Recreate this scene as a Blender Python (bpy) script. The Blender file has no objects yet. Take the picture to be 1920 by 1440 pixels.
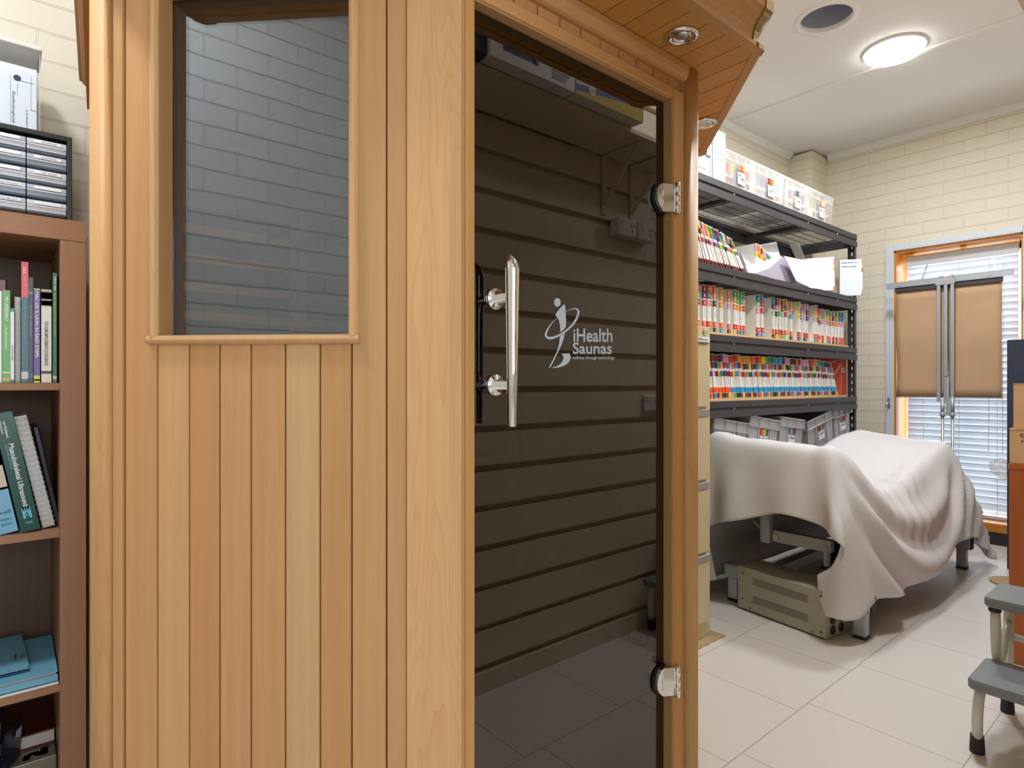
import bpy, bmesh, math, random
from mathutils import Vector, Matrix

SC = bpy.context.scene
COL = SC.collection
PI = math.pi
rnd = random.Random(7)

# ------------------------------------------------------------------ camera, world, exposure
CAMH, FPX, YAW = 1.07, 1130.0, math.radians(50)
cam_data = bpy.data.cameras.new('camera')
cam_data.sensor_width = 36.0
cam_data.lens = 36.0 * FPX / 1920.0
cam_data.clip_start = 0.02
cam = bpy.data.objects.new('camera', cam_data)
COL.objects.link(cam)
cam.location = (0, 0, CAMH)
cam.rotation_euler = (PI / 2, 0, YAW - PI / 2)
SC.camera = cam

SC.view_settings.view_transform = 'Standard'
SC.view_settings.look = 'None'
SC.view_settings.gamma = 1.0
SC.view_settings.use_curve_mapping = False
SC.view_settings.exposure = 0.25
try:
    SC.cycles.use_denoising = True
    SC.cycles.max_bounces = 10
    SC.cycles.diffuse_bounces = 5
    SC.cycles.glossy_bounces = 4
    SC.cycles.transparent_max_bounces = 12
    SC.cycles.caustics_reflective = False
    SC.cycles.caustics_refractive = False
    SC.cycles.sample_clamp_indirect = 6.0
except Exception:
    pass

world = bpy.data.worlds.new('sky')
SC.world = world
world.use_nodes = True
wb = world.node_tree.nodes['Background']
wb.inputs[0].default_value = (0.80, 0.90, 1.0, 1)
wb.inputs[1].default_value = 1.6

LAMP_POWER = 22.0        # round ceiling lamp over the room, and the added lamp above the stool
FILL_LAMP_POWER = 16.0   # added unseen fill lamp over the bookcase end
FILL_REAR = 44.0         # fill daylight through the added window behind the camera
DAY_BACK = 46.0          # daylight through the blind
ROOM = dict(x0=-1.0, x1=5.06, y0=-2.6, y1=2.27, z1=2.90)

def area(name, loc, direction, sx, sy, power, color, shape='RECTANGLE'):
    d = bpy.data.lights.new(name, 'AREA')
    d.shape = shape
    d.size = sx
    if shape == 'RECTANGLE':
        d.size_y = sy
    d.energy = power
    d.color = color
    o = bpy.data.objects.new(name, d)
    COL.objects.link(o)
    o.location = loc
    o.rotation_euler = Vector(direction).to_track_quat('-Z', 'Y').to_euler()
    return o

area('fill_daylight_rear', (0.0, -2.9, 1.65), (0, 1, 0), 1.9, 1.5, FILL_REAR, (0.86, 0.94, 1.0))  # fill light added outside the unseen rear window
area('daylight_back', (5.45, 1.25, 1.15), (-1, 0, 0), 0.9, 2.0, DAY_BACK, (0.90, 0.96, 1.0))

# ------------------------------------------------------------------ layout helpers
_c, _s = math.cos(YAW), math.sin(YAW)
def ratio(u):
    du = (u - 960) / FPX
    return (_c + du * _s) / (_s - du * _c)
def XA(u, Y):                         # X on the plane Y
    return Y * ratio(u)
def P(u, v, Y):                       # point on the plane Y
    X = XA(u, Y)
    d = X * _c + Y * _s
    return Vector((X, Y, CAMH + (720 - v) * d / FPX))
def PX(u, v, X):                      # point on the plane X
    Y = X / ratio(u)
    d = X * _c + Y * _s
    return Vector((X, Y, CAMH + (720 - v) * d / FPX))
def Zat(v, X, Y):
    return CAMH + (720 - v) * (X * _c + Y * _s) / FPX

def srgb(r, g, b):
    f = lambda c: (c / 255 / 12.92) if c / 255 <= 0.04045 else ((c / 255 + 0.055) / 1.055) ** 2.4
    return (f(r), f(g), f(b))

# ------------------------------------------------------------------ materials
class NT:
    def __init__(self, name):
        self.m = bpy.data.materials.new(name)
        self.m.use_nodes = True
        self.t = self.m.node_tree
        self.t.nodes.clear()
        self.out = self.n('ShaderNodeOutputMaterial')
    def n(self, typ, **kw):
        node = self.t.nodes.new(typ)
        for k, v in kw.items():
            if k == 'inp':
                for kk, vv in v.items():
                    node.inputs[kk].default_value = vv
            else:
                setattr(node, k, v)
        return node
    def l(self, a, b):
        self.t.links.new(a, b)
    def math(self, op, a, b=None, c=None):
        nd = self.n('ShaderNodeMath', operation=op)
        for i, x in enumerate((a, b, c)):
            if x is None: continue
            if isinstance(x, (int, float)): nd.inputs[i].default_value = x
            else: self.l(x, nd.inputs[i])
        return nd.outputs[0]
    def mix(self, fac, a, b, blend='MIX'):
        nd = self.n('ShaderNodeMix', data_type='RGBA', blend_type=blend)
        for i, x in ((0, fac), (6, a), (7, b)):
            if isinstance(x, (int, float)): nd.inputs[i].default_value = x
            elif isinstance(x, tuple): nd.inputs[i].default_value = (*x[:3], 1)
            else: self.l(x, nd.inputs[i])
        return nd.outputs[2]

def principled(nt, rough=0.5, metal=0.0, spec=0.5, coat=0.0):
    p = nt.n('ShaderNodeBsdfPrincipled')
    p.inputs['Roughness'].default_value = rough
    p.inputs['Metallic'].default_value = metal
    p.inputs['Specular IOR Level'].default_value = spec
    if coat: p.inputs['Coat Weight'].default_value = coat
    nt.l(p.outputs[0], nt.out.inputs[0])
    return p

def plain(name, col, rough=0.5, metal=0.0, spec=0.5, vary=0.06, scale=25.0, bump=0.0, attr=False, coat=0.0):
    nt = NT(name)
    p = principled(nt, rough, metal, spec, coat)
    tc = nt.n('ShaderNodeTexCoord')
    nz = nt.n('ShaderNodeTexNoise', inp={'Scale': scale, 'Detail': 4.0})
    nt.l(tc.outputs['Object'], nz.inputs['Vector'])
    a = tuple(min(1, c * (1 - vary)) for c in col)
    b = tuple(min(1, c * (1 + vary)) for c in col)
    c = nt.mix(nz.outputs[0], a, b)
    if attr:
        at = nt.n('ShaderNodeAttribute', attribute_name='col')
        c = nt.mix(1.0, c, at.outputs['Color'], 'MULTIPLY')
    nt.l(c, p.inputs['Base Color'])
    if bump:
        bp = nt.n('ShaderNodeBump', inp={'Strength': bump, 'Distance': 0.004})
        nt.l(nz.outputs[0], bp.inputs['Height'])
        nt.l(bp.outputs[0], p.inputs['Normal'])
    return nt.m

def wood(name, axis, col, rough=0.5, strong=0.35, cross=55.0, long=1.6, figure=0.07):
    nt = NT(name)
    p = principled(nt, rough, 0.0, 0.3)
    tc = nt.n('ShaderNodeTexCoord')
    at = nt.n('ShaderNodeAttribute', attribute_name='col')
    sep = nt.n('ShaderNodeSeparateColor')
    nt.l(at.outputs['Color'], sep.inputs[0])
    off = nt.n('ShaderNodeCombineXYZ')
    o = nt.math('MULTIPLY', at.outputs['Alpha'], 37.0)
    for i in range(3): nt.l(o, off.inputs[i])
    add = nt.n('ShaderNodeVectorMath', operation='ADD')
    nt.l(tc.outputs['Object'], add.inputs[0]); nt.l(off.outputs[0], add.inputs[1])
    sc = [cross] * 3; sc[axis] = long
    mp = nt.n('ShaderNodeMapping'); mp.inputs['Scale'].default_value = sc
    nt.l(add.outputs[0], mp.inputs[0])
    nz = nt.n('ShaderNodeTexNoise', inp={'Scale': 1.0, 'Detail': 5.0, 'Roughness': 0.6})
    nt.l(mp.outputs[0], nz.inputs['Vector'])
    sc2 = [9.0] * 3; sc2[axis] = 0.9
    mp2 = nt.n('ShaderNodeMapping'); mp2.inputs['Scale'].default_value = sc2
    nt.l(add.outputs[0], mp2.inputs[0])
    n2 = nt.n('ShaderNodeTexNoise', inp={'Scale': 1.0, 'Detail': 2.0})
    nt.l(mp2.outputs[0], n2.inputs['Vector'])
    rings = nt.math('FRACT', nt.math('MULTIPLY', n2.outputs[0], 26.0))
    rings = nt.math('POWER', rings, 3.0)
    dark = tuple(c * (0.80 if i < 2 else 0.72) for i, c in enumerate(col))
    lite = tuple(min(1, c * 1.12) for c in col)
    c = nt.mix(nz.outputs[0], dark, lite)
    c = nt.mix(nt.math('MULTIPLY', rings, figure), c, tuple(x * y for x, y in zip(col, (0.70, 0.58, 0.45))))
    c = nt.mix(1.0, c, at.outputs['Color'], 'MULTIPLY')
    nt.l(c, p.inputs['Base Color'])
    bp = nt.n('ShaderNodeBump', inp={'Strength': 0.12, 'Distance': 0.002})
    nt.l(nz.outputs[0], bp.inputs['Height']); nt.l(bp.outputs[0], p.inputs['Normal'])
    return nt.m

def brick_mat(name, ax, col, mortar, phase=(0.0, 0.0), line=0.95):
    nt = NT(name)
    p = principled(nt, 0.55, 0, 0.35)
    tc = nt.n('ShaderNodeTexCoord')
    sx = nt.n('ShaderNodeSeparateXYZ'); nt.l(tc.outputs['Object'], sx.inputs[0])
    cb = nt.n('ShaderNodeCombineXYZ')
    wob = nt.n('ShaderNodeTexNoise', inp={'Scale': 7.0, 'Detail': 3.0})
    nt.l(tc.outputs['Object'], wob.inputs['Vector'])
    w = nt.math('MULTIPLY', nt.math('SUBTRACT', wob.outputs[0], 0.5), 0.012)
    nt.l(nt.math('ADD', nt.math('ADD', sx.outputs[ax], phase[0]), w), cb.inputs[0])
    nt.l(nt.math('ADD', nt.math('ADD', sx.outputs[2], phase[1]), w), cb.inputs[1])
    br = nt.n('ShaderNodeTexBrick', offset=0.5)
    br.inputs['Scale'].default_value = 1.0
    br.inputs['Mortar Size'].default_value = 0.0035
    br.inputs['Mortar Smooth'].default_value = 0.35
    br.inputs['Bias'].default_value = 0.0
    br.inputs['Brick Width'].default_value = 0.24
    br.inputs['Row Height'].default_value = 0.086
    br.inputs['Color1'].default_value = (*col, 1)
    br.inputs['Color2'].default_value = (*[c * 0.96 for c in col], 1)
    br.inputs['Mortar'].default_value = (*mortar, 1)
    nt.l(cb.outputs[0], br.inputs['Vector'])
    nz = nt.n('ShaderNodeTexNoise', inp={'Scale': 38.0, 'Detail': 6.0, 'Roughness': 0.65})
    nt.l(tc.outputs['Object'], nz.inputs['Vector'])
    c = nt.mix(nt.math('MULTIPLY', nz.outputs[0], 0.16), br.outputs['Color'], tuple(x * 0.72 for x in col))
    zz = nt.math('FRACT', nt.math('ADD', nt.math('DIVIDE', nt.math('ADD', nt.math('ADD', sx.outputs[2], phase[1]), w), 0.086), 0.5))
    ln = nt.math('SUBTRACT', 1.0, nt.math('MINIMUM', 1.0, nt.math('MULTIPLY', nt.math('ABSOLUTE', nt.math('SUBTRACT', zz, 0.475)), 24.0)))
    n3 = nt.n('ShaderNodeTexNoise', inp={'Scale': 3.2, 'Detail': 2.0})
    nt.l(tc.outputs['Object'], n3.inputs['Vector'])
    c = nt.mix(nt.math('MULTIPLY', ln, nt.math('MULTIPLY', n3.outputs[0], line)), c, tuple(x * 0.45 for x in col))
    nt.l(c, p.inputs['Base Color'])
    hgt = nt.math('ADD', nt.math('MULTIPLY', br.outputs['Fac'], -1.0), nt.math('MULTIPLY', nz.outputs[0], 0.16))
    bp = nt.n('ShaderNodeBump', inp={'Strength': 0.55, 'Distance': 0.006})
    nt.l(hgt, bp.inputs['Height']); nt.l(bp.outputs[0], p.inputs['Normal'])
    return nt.m

def tile_mat(name):
    nt = NT(name)
    p = principled(nt, 0.28, 0, 0.5)
    tc = nt.n('ShaderNodeTexCoord')
    mp = nt.n('ShaderNodeMapping'); mp.inputs['Location'].default_value = (0.065, -0.05, 0)
    nt.l(tc.outputs['Object'], mp.inputs[0])
    br = nt.n('ShaderNodeTexBrick', offset=0.17)
    for k, v in {'Scale': 1.0, 'Mortar Size': 0.0022, 'Mortar Smooth': 0.2, 'Bias': 0.0, 'Brick Width': 0.425, 'Row Height': 0.43}.items():
        br.inputs[k].default_value = v
    br.inputs['Color1'].default_value = (*srgb(219, 214, 210), 1)
    br.inputs['Color2'].default_value = (*srgb(215, 210, 205), 1)
    br.inputs['Mortar'].default_value = (*srgb(176, 166, 156), 1)
    nt.l(mp.outputs[0], br.inputs['Vector'])
    nz = nt.n('ShaderNodeTexNoise', inp={'Scale': 9.0, 'Detail': 6.0})
    nt.l(tc.outputs['Object'], nz.inputs['Vector'])
    c = nt.mix(nt.math('MULTIPLY', nz.outputs[0], 0.14), br.outputs['Color'], srgb(200, 190, 178))
    nt.l(c, p.inputs['Base Color'])
    rg = nt.math('ADD', nt.math('MULTIPLY', nz.outputs[0], 0.2), 0.22)
    nt.l(rg, p.inputs['Roughness'])
    bp = nt.n('ShaderNodeBump', inp={'Strength': 0.3, 'Distance': 0.002})
    nt.l(nt.math('MULTIPLY', br.outputs['Fac'], -1.0), bp.inputs['Height']); nt.l(bp.outputs[0], p.inputs['Normal'])
    return nt.m

def dark_glass(name, tint, gloss_tint, ior):
    nt = NT(name)
    ge = nt.n('ShaderNodeNewGeometry')
    dt = nt.n('ShaderNodeVectorMath', operation='DOT_PRODUCT')
    nt.l(ge.outputs['Normal'], dt.inputs[0]); nt.l(ge.outputs['Incoming'], dt.inputs[1])
    f0 = ((ior - 1) / (ior + 1)) ** 2
    fres = nt.math('ADD', nt.math('MULTIPLY', nt.math('POWER', nt.math('SUBTRACT', 1.0, nt.math('ABSOLUTE', dt.outputs['Value'])), 5.0), 1 - f0), f0)
    tr = nt.n('ShaderNodeBsdfTransparent'); tr.inputs[0].default_value = (*tint, 1)
    gl = nt.n('ShaderNodeBsdfGlossy'); gl.inputs['Color'].default_value = (*gloss_tint, 1)
    gl.inputs['Roughness'].default_value = 0.0
    mx = nt.n('ShaderNodeMixShader')
    nt.l(fres, mx.inputs[0]); nt.l(tr.outputs[0], mx.inputs[1]); nt.l(gl.outputs[0], mx.inputs[2])
    nt.l(mx.outputs[0], nt.out.inputs[0])
    return nt.m

def clear_plastic(name, tint, alpha, rough=0.35, glow=0.0):
    nt = NT(name)
    p = nt.n('ShaderNodeBsdfPrincipled')
    p.inputs['Base Color'].default_value = (*tint, 1)
    p.inputs['Roughness'].default_value = rough
    if glow:
        tl = nt.n('ShaderNodeBsdfTranslucent'); tl.inputs[0].default_value = (*tint, 1)
        m0 = nt.n('ShaderNodeMixShader'); m0.inputs[0].default_value = glow
        nt.l(p.outputs[0], m0.inputs[1]); nt.l(tl.outputs[0], m0.inputs[2]); p = m0
    tr = nt.n('ShaderNodeBsdfTransparent')
    mx = nt.n('ShaderNodeMixShader')
    nz = nt.n('ShaderNodeTexNoise', inp={'Scale': 30.0, 'Detail': 2.0})
    f = nt.math('ADD', nt.math('MULTIPLY', nz.outputs[0], 0.1), alpha - 0.05)
    nt.l(f, mx.inputs[0])
    nt.l(tr.outputs[0], mx.inputs[1]); nt.l(p.outputs[0], mx.inputs[2])
    nt.l(mx.outputs[0], nt.out.inputs[0])
    return nt.m

def translucent(name, col, f=0.35, rough=0.5):
    nt = NT(name)
    p = nt.n('ShaderNodeBsdfPrincipled'); p.inputs['Base Color'].default_value = (*col, 1); p.inputs['Roughness'].default_value = rough
    nz = nt.n('ShaderNodeTexNoise', inp={'Scale': 4.0, 'Detail': 2.0})
    t = nt.n('ShaderNodeBsdfTranslucent'); t.inputs[0].default_value = (*col, 1)
    mx = nt.n('ShaderNodeMixShader')
    nt.l(nt.math('ADD', nt.math('MULTIPLY', nz.outputs[0], 0.05), f), mx.inputs[0])
    nt.l(p.outputs[0], mx.inputs[1]); nt.l(t.outputs[0], mx.inputs[2]); nt.l(mx.outputs[0], nt.out.inputs[0])
    return nt.m

def emitter(name, col, strength):
    nt = NT(name)
    e = nt.n('ShaderNodeEmission'); e.inputs[0].default_value = (*col, 1); e.inputs[1].default_value = strength
    nt.l(e.outputs[0], nt.out.inputs[0])
    return nt.m

M = {}
CEDAR = srgb(200, 156, 112)
M['cedar_z'] = wood('cedar_upright', 2, CEDAR)
M['cedar_x'] = wood('cedar_along_front', 0, CEDAR)
M['cedar_y'] = wood('cedar_across', 1, srgb(206, 148, 84))
M['cedar_fig'] = wood('cedar_figured', 2, srgb(212, 168, 120), figure=0.28)
M['cedar_in'] = wood('cedar_inside', 2, srgb(190, 140, 96))
M['brown_frame'] = plain('brown_painted_frame', srgb(84, 70, 64), 0.5)
M['shelf_wood'] = wood('walnut_laminate', 2, srgb(162, 122, 95), 0.5, cross=90, long=3, figure=0.12)
M['shelf_wood_x'] = wood('walnut_laminate_across', 0, srgb(162, 122, 95), 0.5, cross=90, long=3, figure=0.12)
M['desk_wood'] = wood('orange_veneer', 2, srgb(176, 100, 52), 0.35, cross=40, long=3, figure=0.15)
M['reveal_wood'] = wood('oiled_pine', 2, srgb(205, 132, 50), 0.35, cross=40, long=2, figure=0.25)
M['ply'] = wood('plywood', 0, srgb(216, 184, 138), 0.6)
M['brick_left'] = brick_mat('cream_painted_brick_left', 0, srgb(226, 220, 204), srgb(220, 213, 197), (0.05, 0.03))
M['brick_back'] = brick_mat('cream_painted_brick_back', 1, srgb(224, 217, 199), srgb(218, 211, 192), (0.02, 0.0))
M['brick_front'] = brick_mat('cream_painted_brick_front', 1, srgb(224, 220, 208), srgb(206, 201, 188), (0.02, 0.0), 1.8)
M['board_paint'] = plain('cream_weatherboard_paint', srgb(222, 210, 188), 0.5, vary=0.03, scale=12)
M['ceiling'] = plain('white_ceiling_paint', srgb(221, 219, 220), 0.7, vary=0.02, scale=3)
M['white_trim'] = plain('white_trim_paint', srgb(220, 220, 218), 0.45, vary=0.03)
M['blue_white'] = plain('pale_blue_white_paint', srgb(206, 214, 222), 0.4, vary=0.03)
M['tile'] = tile_mat('beige_floor_tile')
M['door_glass'] = dark_glass('smoked_door_glass', (0.085, 0.074, 0.066), (0.95, 0.88, 0.84), 2.08)
M['window_glass'] = dark_glass('smoked_window_glass', (0.86, 0.76, 0.70), (0.66, 0.82, 1.0), 2.6)
M['glass_back'] = dark_glass('glass_inner_face', (0.98, 0.98, 0.98), (1, 1, 1), 1.05)
M['clear_glass'] = dark_glass('clear_window_glass', (0.95, 0.97, 0.97), (1, 1, 1), 1.3)
M['chrome'] = plain('chrome', (0.82, 0.82, 0.80), 0.08, 1.0, vary=0.01)
M['steel'] = plain('brushed_steel', (0.62, 0.63, 0.65), 0.32, 1.0, vary=0.05)
M['bronze'] = plain('antique_brass', srgb(150, 132, 92), 0.35, 0.8, vary=0.12, scale=60)
M['rubber'] = plain('black_rubber', (0.02, 0.02, 0.025), 0.6)
M['black_metal'] = plain('black_powder_coat', srgb(62, 60, 64), 0.5, 0.1, vary=0.1)
M['grey_metal'] = plain('grey_painted_metal', srgb(168, 170, 172), 0.4, 0.1)
M['alu'] = plain('dull_aluminium', srgb(176, 184, 192), 0.38, 0.55, vary=0.05)
M['cream_metal'] = plain('cream_painted_metal', srgb(206, 194, 156), 0.4, 0, vary=0.03)
M['beige_metal'] = plain('beige_grey_painted_metal', srgb(164, 162, 146), 0.45, 0, vary=0.03)
M['white_paper'] = plain('white_paper', srgb(240, 240, 240), 0.6, vary=0.02)
M['paint'] = plain('coloured_surface', (1, 1, 1), 0.5, vary=0.04, attr=True)
M['gloss'] = plain('glossy_cover', (1, 1, 1), 0.3, vary=0.03, attr=True)
M['kraft'] = plain('brown_kraft_paper', srgb(186, 154, 120), 0.75, vary=0.06, scale=9)
M['carton'] = plain('brown_cardboard', srgb(206, 170, 126), 0.7, vary=0.05)
M['tub'] = clear_plastic('frosted_tub_plastic', (0.92, 0.94, 0.94), 0.55, 0.35, 0.65)
M['acrylic'] = clear_plastic('clear_acrylic', (0.88, 0.92, 0.97), 0.3, 0.1)
M['bag'] = clear_plastic('clear_bag_plastic', (0.9, 0.93, 0.95), 0.4, 0.15)
M['crate'] = plain('grey_crate_plastic', srgb(170, 170, 174), 0.42, vary=0.05)
M['linen'] = plain('off_white_sheet_cotton', srgb(210, 209, 212), 0.8, vary=0.03, scale=60, bump=0.1)
M['vinyl'] = plain('black_vinyl', (0.03, 0.03, 0.035), 0.45)
M['slat'] = translucent('white_blind_slat', srgb(226, 231, 238), 0.22)
M['enamel'] = plain('pale_green_grey_enamel', srgb(212, 214, 204), 0.3, vary=0.05)
M['tread'] = plain('ribbed_grey_rubber_tread', srgb(124, 130, 136), 0.4, vary=0.16, scale=120, bump=0.5)
M['navy'] = plain('navy_felt_board', srgb(44, 50, 68), 0.85, vary=0.1)
M['duct'] = plain('grey_duct_lining', srgb(150, 158, 176), 0.45, 0.2, vary=0.2, scale=30)
M['lamp'] = emitter('lit_lamp_diffuser', (1.0, 0.97, 0.92), 14.0)
M['black_plastic'] = plain('black_plastic', (0.025, 0.027, 0.03), 0.3)
M['decal'] = plain('frosted_white_vinyl', srgb(196, 206, 218), 0.5, vary=0.02)
M['carpet'] = plain('tan_carpet_offcut', srgb(178, 152, 116), 0.95, vary=0.25, scale=160, bump=0.8)

# ------------------------------------------------------------------ mesh builder
_fonts = {}
def text_polys(s, bold=0.0):
    key = (s, bold)
    if key not in _fonts:
        cu = bpy.data.curves.new('lettering', 'FONT')
        cu.body = s; cu.size = 1.0; cu.offset = bold; cu.resolution_u = 3
        o = bpy.data.objects.new('lettering', cu)
        me = bpy.data.meshes.new_from_object(o)
        vs = [(v.co.x, v.co.y) for v in me.vertices]
        fs = [tuple(p.vertices) for p in me.polygons]
        bpy.data.objects.remove(o); bpy.data.curves.remove(cu); bpy.data.meshes.remove(me)
        _fonts[key] = (vs, fs)
    return _fonts[key]

class MB:
    def __init__(self):
        self.bm = bmesh.new()
        self.cl = self.bm.loops.layers.float_color.new('col')
        self.mi = 0
        self.col = (1, 1, 1, 0)
    def tone(self, c, a=None):
        self.col = (c[0], c[1], c[2], rnd.random() if a is None else a); return self
    def mat(self, i): self.mi = i; return self
    def _mark(self, faces, smooth=False):
        for f in faces:
            f.material_index = self.mi
            f.smooth = smooth
            for lp in f.loops: lp[self.cl] = self.col
        return faces
    def verts(self, pts): return [self.bm.verts.new(p) for p in pts]
    def face(self, pts, smooth=False):
        f = self.bm.faces.new(self.verts(pts)); self._mark([f], smooth); return self
    def hexa(self, p, bevel=0.0, seg=2):
        v = self.verts(p)
        idx = ((3, 2, 1, 0), (4, 5, 6, 7), (0, 1, 5, 4), (1, 2, 6, 5), (2, 3, 7, 6), (3, 0, 4, 7))
        fs = [self.bm.faces.new([v[i] for i in q]) for q in idx]
        self._mark(fs)
        if bevel > 0:
            ed = list({e for f in fs for e in f.edges})
            r = bmesh.ops.bevel(self.bm, geom=ed, offset=bevel, segments=seg, affect='EDGES', profile=0.5)
            self._mark(r['faces'], False)
        return self
    def box(self, x0, x1, y0, y1, z0, z1, bevel=0.0, seg=2):
        return self.hexa([(x0, y0, z0), (x1, y0, z0), (x1, y1, z0), (x0, y1, z0), (x0, y0, z1), (x1, y0, z1), (x1, y1, z1), (x0, y1, z1)], bevel, seg)
    def obox(self, o, ex, ey, ez, a, b, c, bevel=0.0, seg=2):
        o, ex, ey, ez = Vector(o), Vector(ex), Vector(ey), Vector(ez)
        q = lambda i, j, k: o + ex * a[i] + ey * b[j] + ez * c[k]
        return self.hexa([q(0, 0, 0), q(1, 0, 0), q(1, 1, 0), q(0, 1, 0), q(0, 0, 1), q(1, 0, 1), q(1, 1, 1), q(0, 1, 1)], bevel, seg)
    def prism(self, poly, z0, z1, smooth=False):
        a = self.verts([(x, y, z0) for x, y in poly]); b = self.verts([(x, y, z1) for x, y in poly])
        n = len(poly)
        fs = [self.bm.faces.new([a[i], a[(i + 1) % n], b[(i + 1) % n], b[i]]) for i in range(n)]
        self._mark(fs, smooth)
        self._mark([self.bm.faces.new(list(reversed(a))), self.bm.faces.new(b)])
        return self
    def slab(self, pts, d):                       # a polygon in space given thickness along d
        d = Vector(d)
        a = self.verts(pts); b = self.verts([Vector(p) + d for p in pts]); n = len(pts)
        self._mark([self.bm.faces.new([a[i], a[(i + 1) % n], b[(i + 1) % n], b[i]]) for i in range(n)])
        self._mark([self.bm.faces.new(list(reversed(a))), self.bm.faces.new(b)])
        return self
    def rings(self, rings, smooth=True, caps=(True, True), closed=False):
        vr = [self.verts(r) for r in rings]
        n = len(vr[0]); fs = []
        m = len(vr)
        for i in range(m if closed else m - 1):
            a, b = vr[i], vr[(i + 1) % m]
            for j in range(n):
                fs.append(self.bm.faces.new([a[j], a[(j + 1) % n], b[(j + 1) % n], b[j]]))
        self._mark(fs, smooth)
        if not closed:
            if caps[0]: self._mark([self.bm.faces.new(list(reversed(vr[0])))])
            if caps[1]: self._mark([self.bm.faces.new(vr[-1])])
        return self
    def tube(self, path, r, n=10, caps=(True, True)):
        path = [Vector(p) for p in path]
        rs = r if isinstance(r, (list, tuple)) else [r] * len(path)
        out = []; ref = None
        for i, p in enumerate(path):
            t = (path[min(i + 1, len(path) - 1)] - path[max(i - 1, 0)]).normalized()
            if ref is None:
                ref = Vector((0, 0, 1)) if abs(t.z) < 0.9 else Vector((1, 0, 0))
            u = (ref - t * ref.dot(t)).normalized(); w = t.cross(u); ref = u
            out.append([p + (u * math.cos(2 * PI * k / n) + w * math.sin(2 * PI * k / n)) * rs[i] for k in range(n)])
        return self.rings(out, True, caps)
    def lathe(self, o, axis, prof, n=32, smooth=True, caps=(True, True)):
        o = Vector(o); ax = Vector(axis).normalized()
        ref = Vector((1, 0, 0)) if abs(ax.x) < 0.9 else Vector((0, 0, 1))
        u = (ref - ax * ref.dot(ax)).normalized(); w = ax.cross(u)
        return self.rings([[o + ax * h + (u * math.cos(2 * PI * k / n) + w * math.sin(2 * PI * k / n)) * r for k in range(n)] for r, h in prof], smooth, caps)
    def extrude(self, prof3, d, smooth=False):    # closed 3-D profile swept along d
        return self.slab(prof3, d)
    def text(self, s, o, ex, ey, w, h, bold=0.0, d=None):
        vs, fs = text_polys(s, bold)
        if not vs: return self
        x0 = min(v[0] for v in vs); x1 = max(v[0] for v in vs); y0 = min(v[1] for v in vs); y1 = max(v[1] for v in vs)
        o, ex, ey = Vector(o), Vector(ex), Vector(ey)
        pv = self.verts([o + ex * ((x - x0) / (x1 - x0) * w) + ey * ((y - y0) / max(1e-6, y1 - y0) * h) for x, y in vs])
        for f in fs:
            try: self._mark([self.bm.faces.new([pv[i] for i in f])])
            except ValueError: pass
        return self
    def grid(self, g, smooth=True):
        vv = [self.verts(r) for r in g]
        fs = []
        for i in range(len(vv) - 1):
            for j in range(len(vv[0]) - 1):
                fs.append(self.bm.faces.new([vv[i][j], vv[i + 1][j], vv[i + 1][j + 1], vv[i][j + 1]]))
        self._mark(fs, smooth); return self
    def build(self, name, mats, parent=None, recalc=True):
        if recalc: bmesh.ops.recalc_face_normals(self.bm, faces=self.bm.faces)
        me = bpy.data.meshes.new(name)
        off = wloc(parent) if parent else Vector()
        if parent: bmesh.ops.translate(self.bm, verts=self.bm.verts, vec=-off)
        self.bm.to_mesh(me); self.bm.free()
        for m in (mats if isinstance(mats, (list, tuple)) else [mats]):
            me.materials.append(M[m] if isinstance(m, str) else m)
        o = bpy.data.objects.new(name, me); COL.objects.link(o)
        if parent: o.parent = parent
        return o

def wloc(o):
    v = Vector(o.location)
    while o.parent: o = o.parent; v += Vector(o.location)
    return v

def root(name, loc, label, cat, group=None):
    o = bpy.data.objects.new(name, None); COL.objects.link(o)
    o.location = loc; o.empty_display_size = 0.1
    return tag(o, label, cat, group)
def tag(o, label, cat, group=None, kind=None):
    o['label'] = label; o['category'] = cat
    if group: o['group'] = group
    if kind: o['kind'] = kind
    return o
def structure(o):
    o['kind'] = 'structure'; return o
def solid(o, label, cat, group=None):             # move a one-mesh thing's origin to its base
    me = o.data
    xs = [v.co for v in me.vertices]
    c = Vector(((min(v.x for v in xs) + max(v.x for v in xs)) / 2, (min(v.y for v in xs) + max(v.y for v in xs)) / 2, min(v.z for v in xs)))
    me.transform(Matrix.Translation(-c)); o.location = c
    return tag(o, label, cat, group)

# ------------------------------------------------------------------ the room
def bxs(name, mat, *boxes, kind=True, parent=None):
    b = MB()
    for q in boxes: b.box(*q)
    o = b.build(name, mat, parent)
    return structure(o) if kind else o

bxs('floor', 'tile', (-1.3, 5.6, -2.9, 2.55, -0.12, 0.0))
VENT = (3.145, 1.30, 0.118)
b = MB()
n = 48
circ = [(VENT[0] + VENT[2] * math.cos(2 * PI * k / n), VENT[1] + VENT[2] * math.sin(2 * PI * k / n)) for k in range(n)]
sq = []
for k in range(n):
    a = 2 * PI * k / n; cx, cy = math.cos(a), math.sin(a); m = max(abs(cx), abs(cy))
    sq.append((VENT[0] + 0.4 * cx / m, VENT[1] + 0.4 * cy / m))
for k in range(n):
    k2 = (k + 1) % n
    b.face([(*circ[k], 2.9), (*sq[k], 2.9), (*sq[k2], 2.9), (*circ[k2], 2.9)])
x0, x1, y0, y1 = VENT[0] - 0.4, VENT[0] + 0.4, VENT[1] - 0.4, VENT[1] + 0.4
for q in ((-1.3, x0, -2.9, 2.55), (x1, 5.6, -2.9, 2.55), (x0, x1, -2.9, y0), (x0, x1, y1, 2.55)):
    b.face([(q[0], q[2], 2.9), (q[1], q[2], 2.9), (q[1], q[3], 2.9), (q[0], q[3], 2.9)])
b.box(-1.3, 5.6, -2.9, 2.55, 3.15, 3.2)
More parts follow.
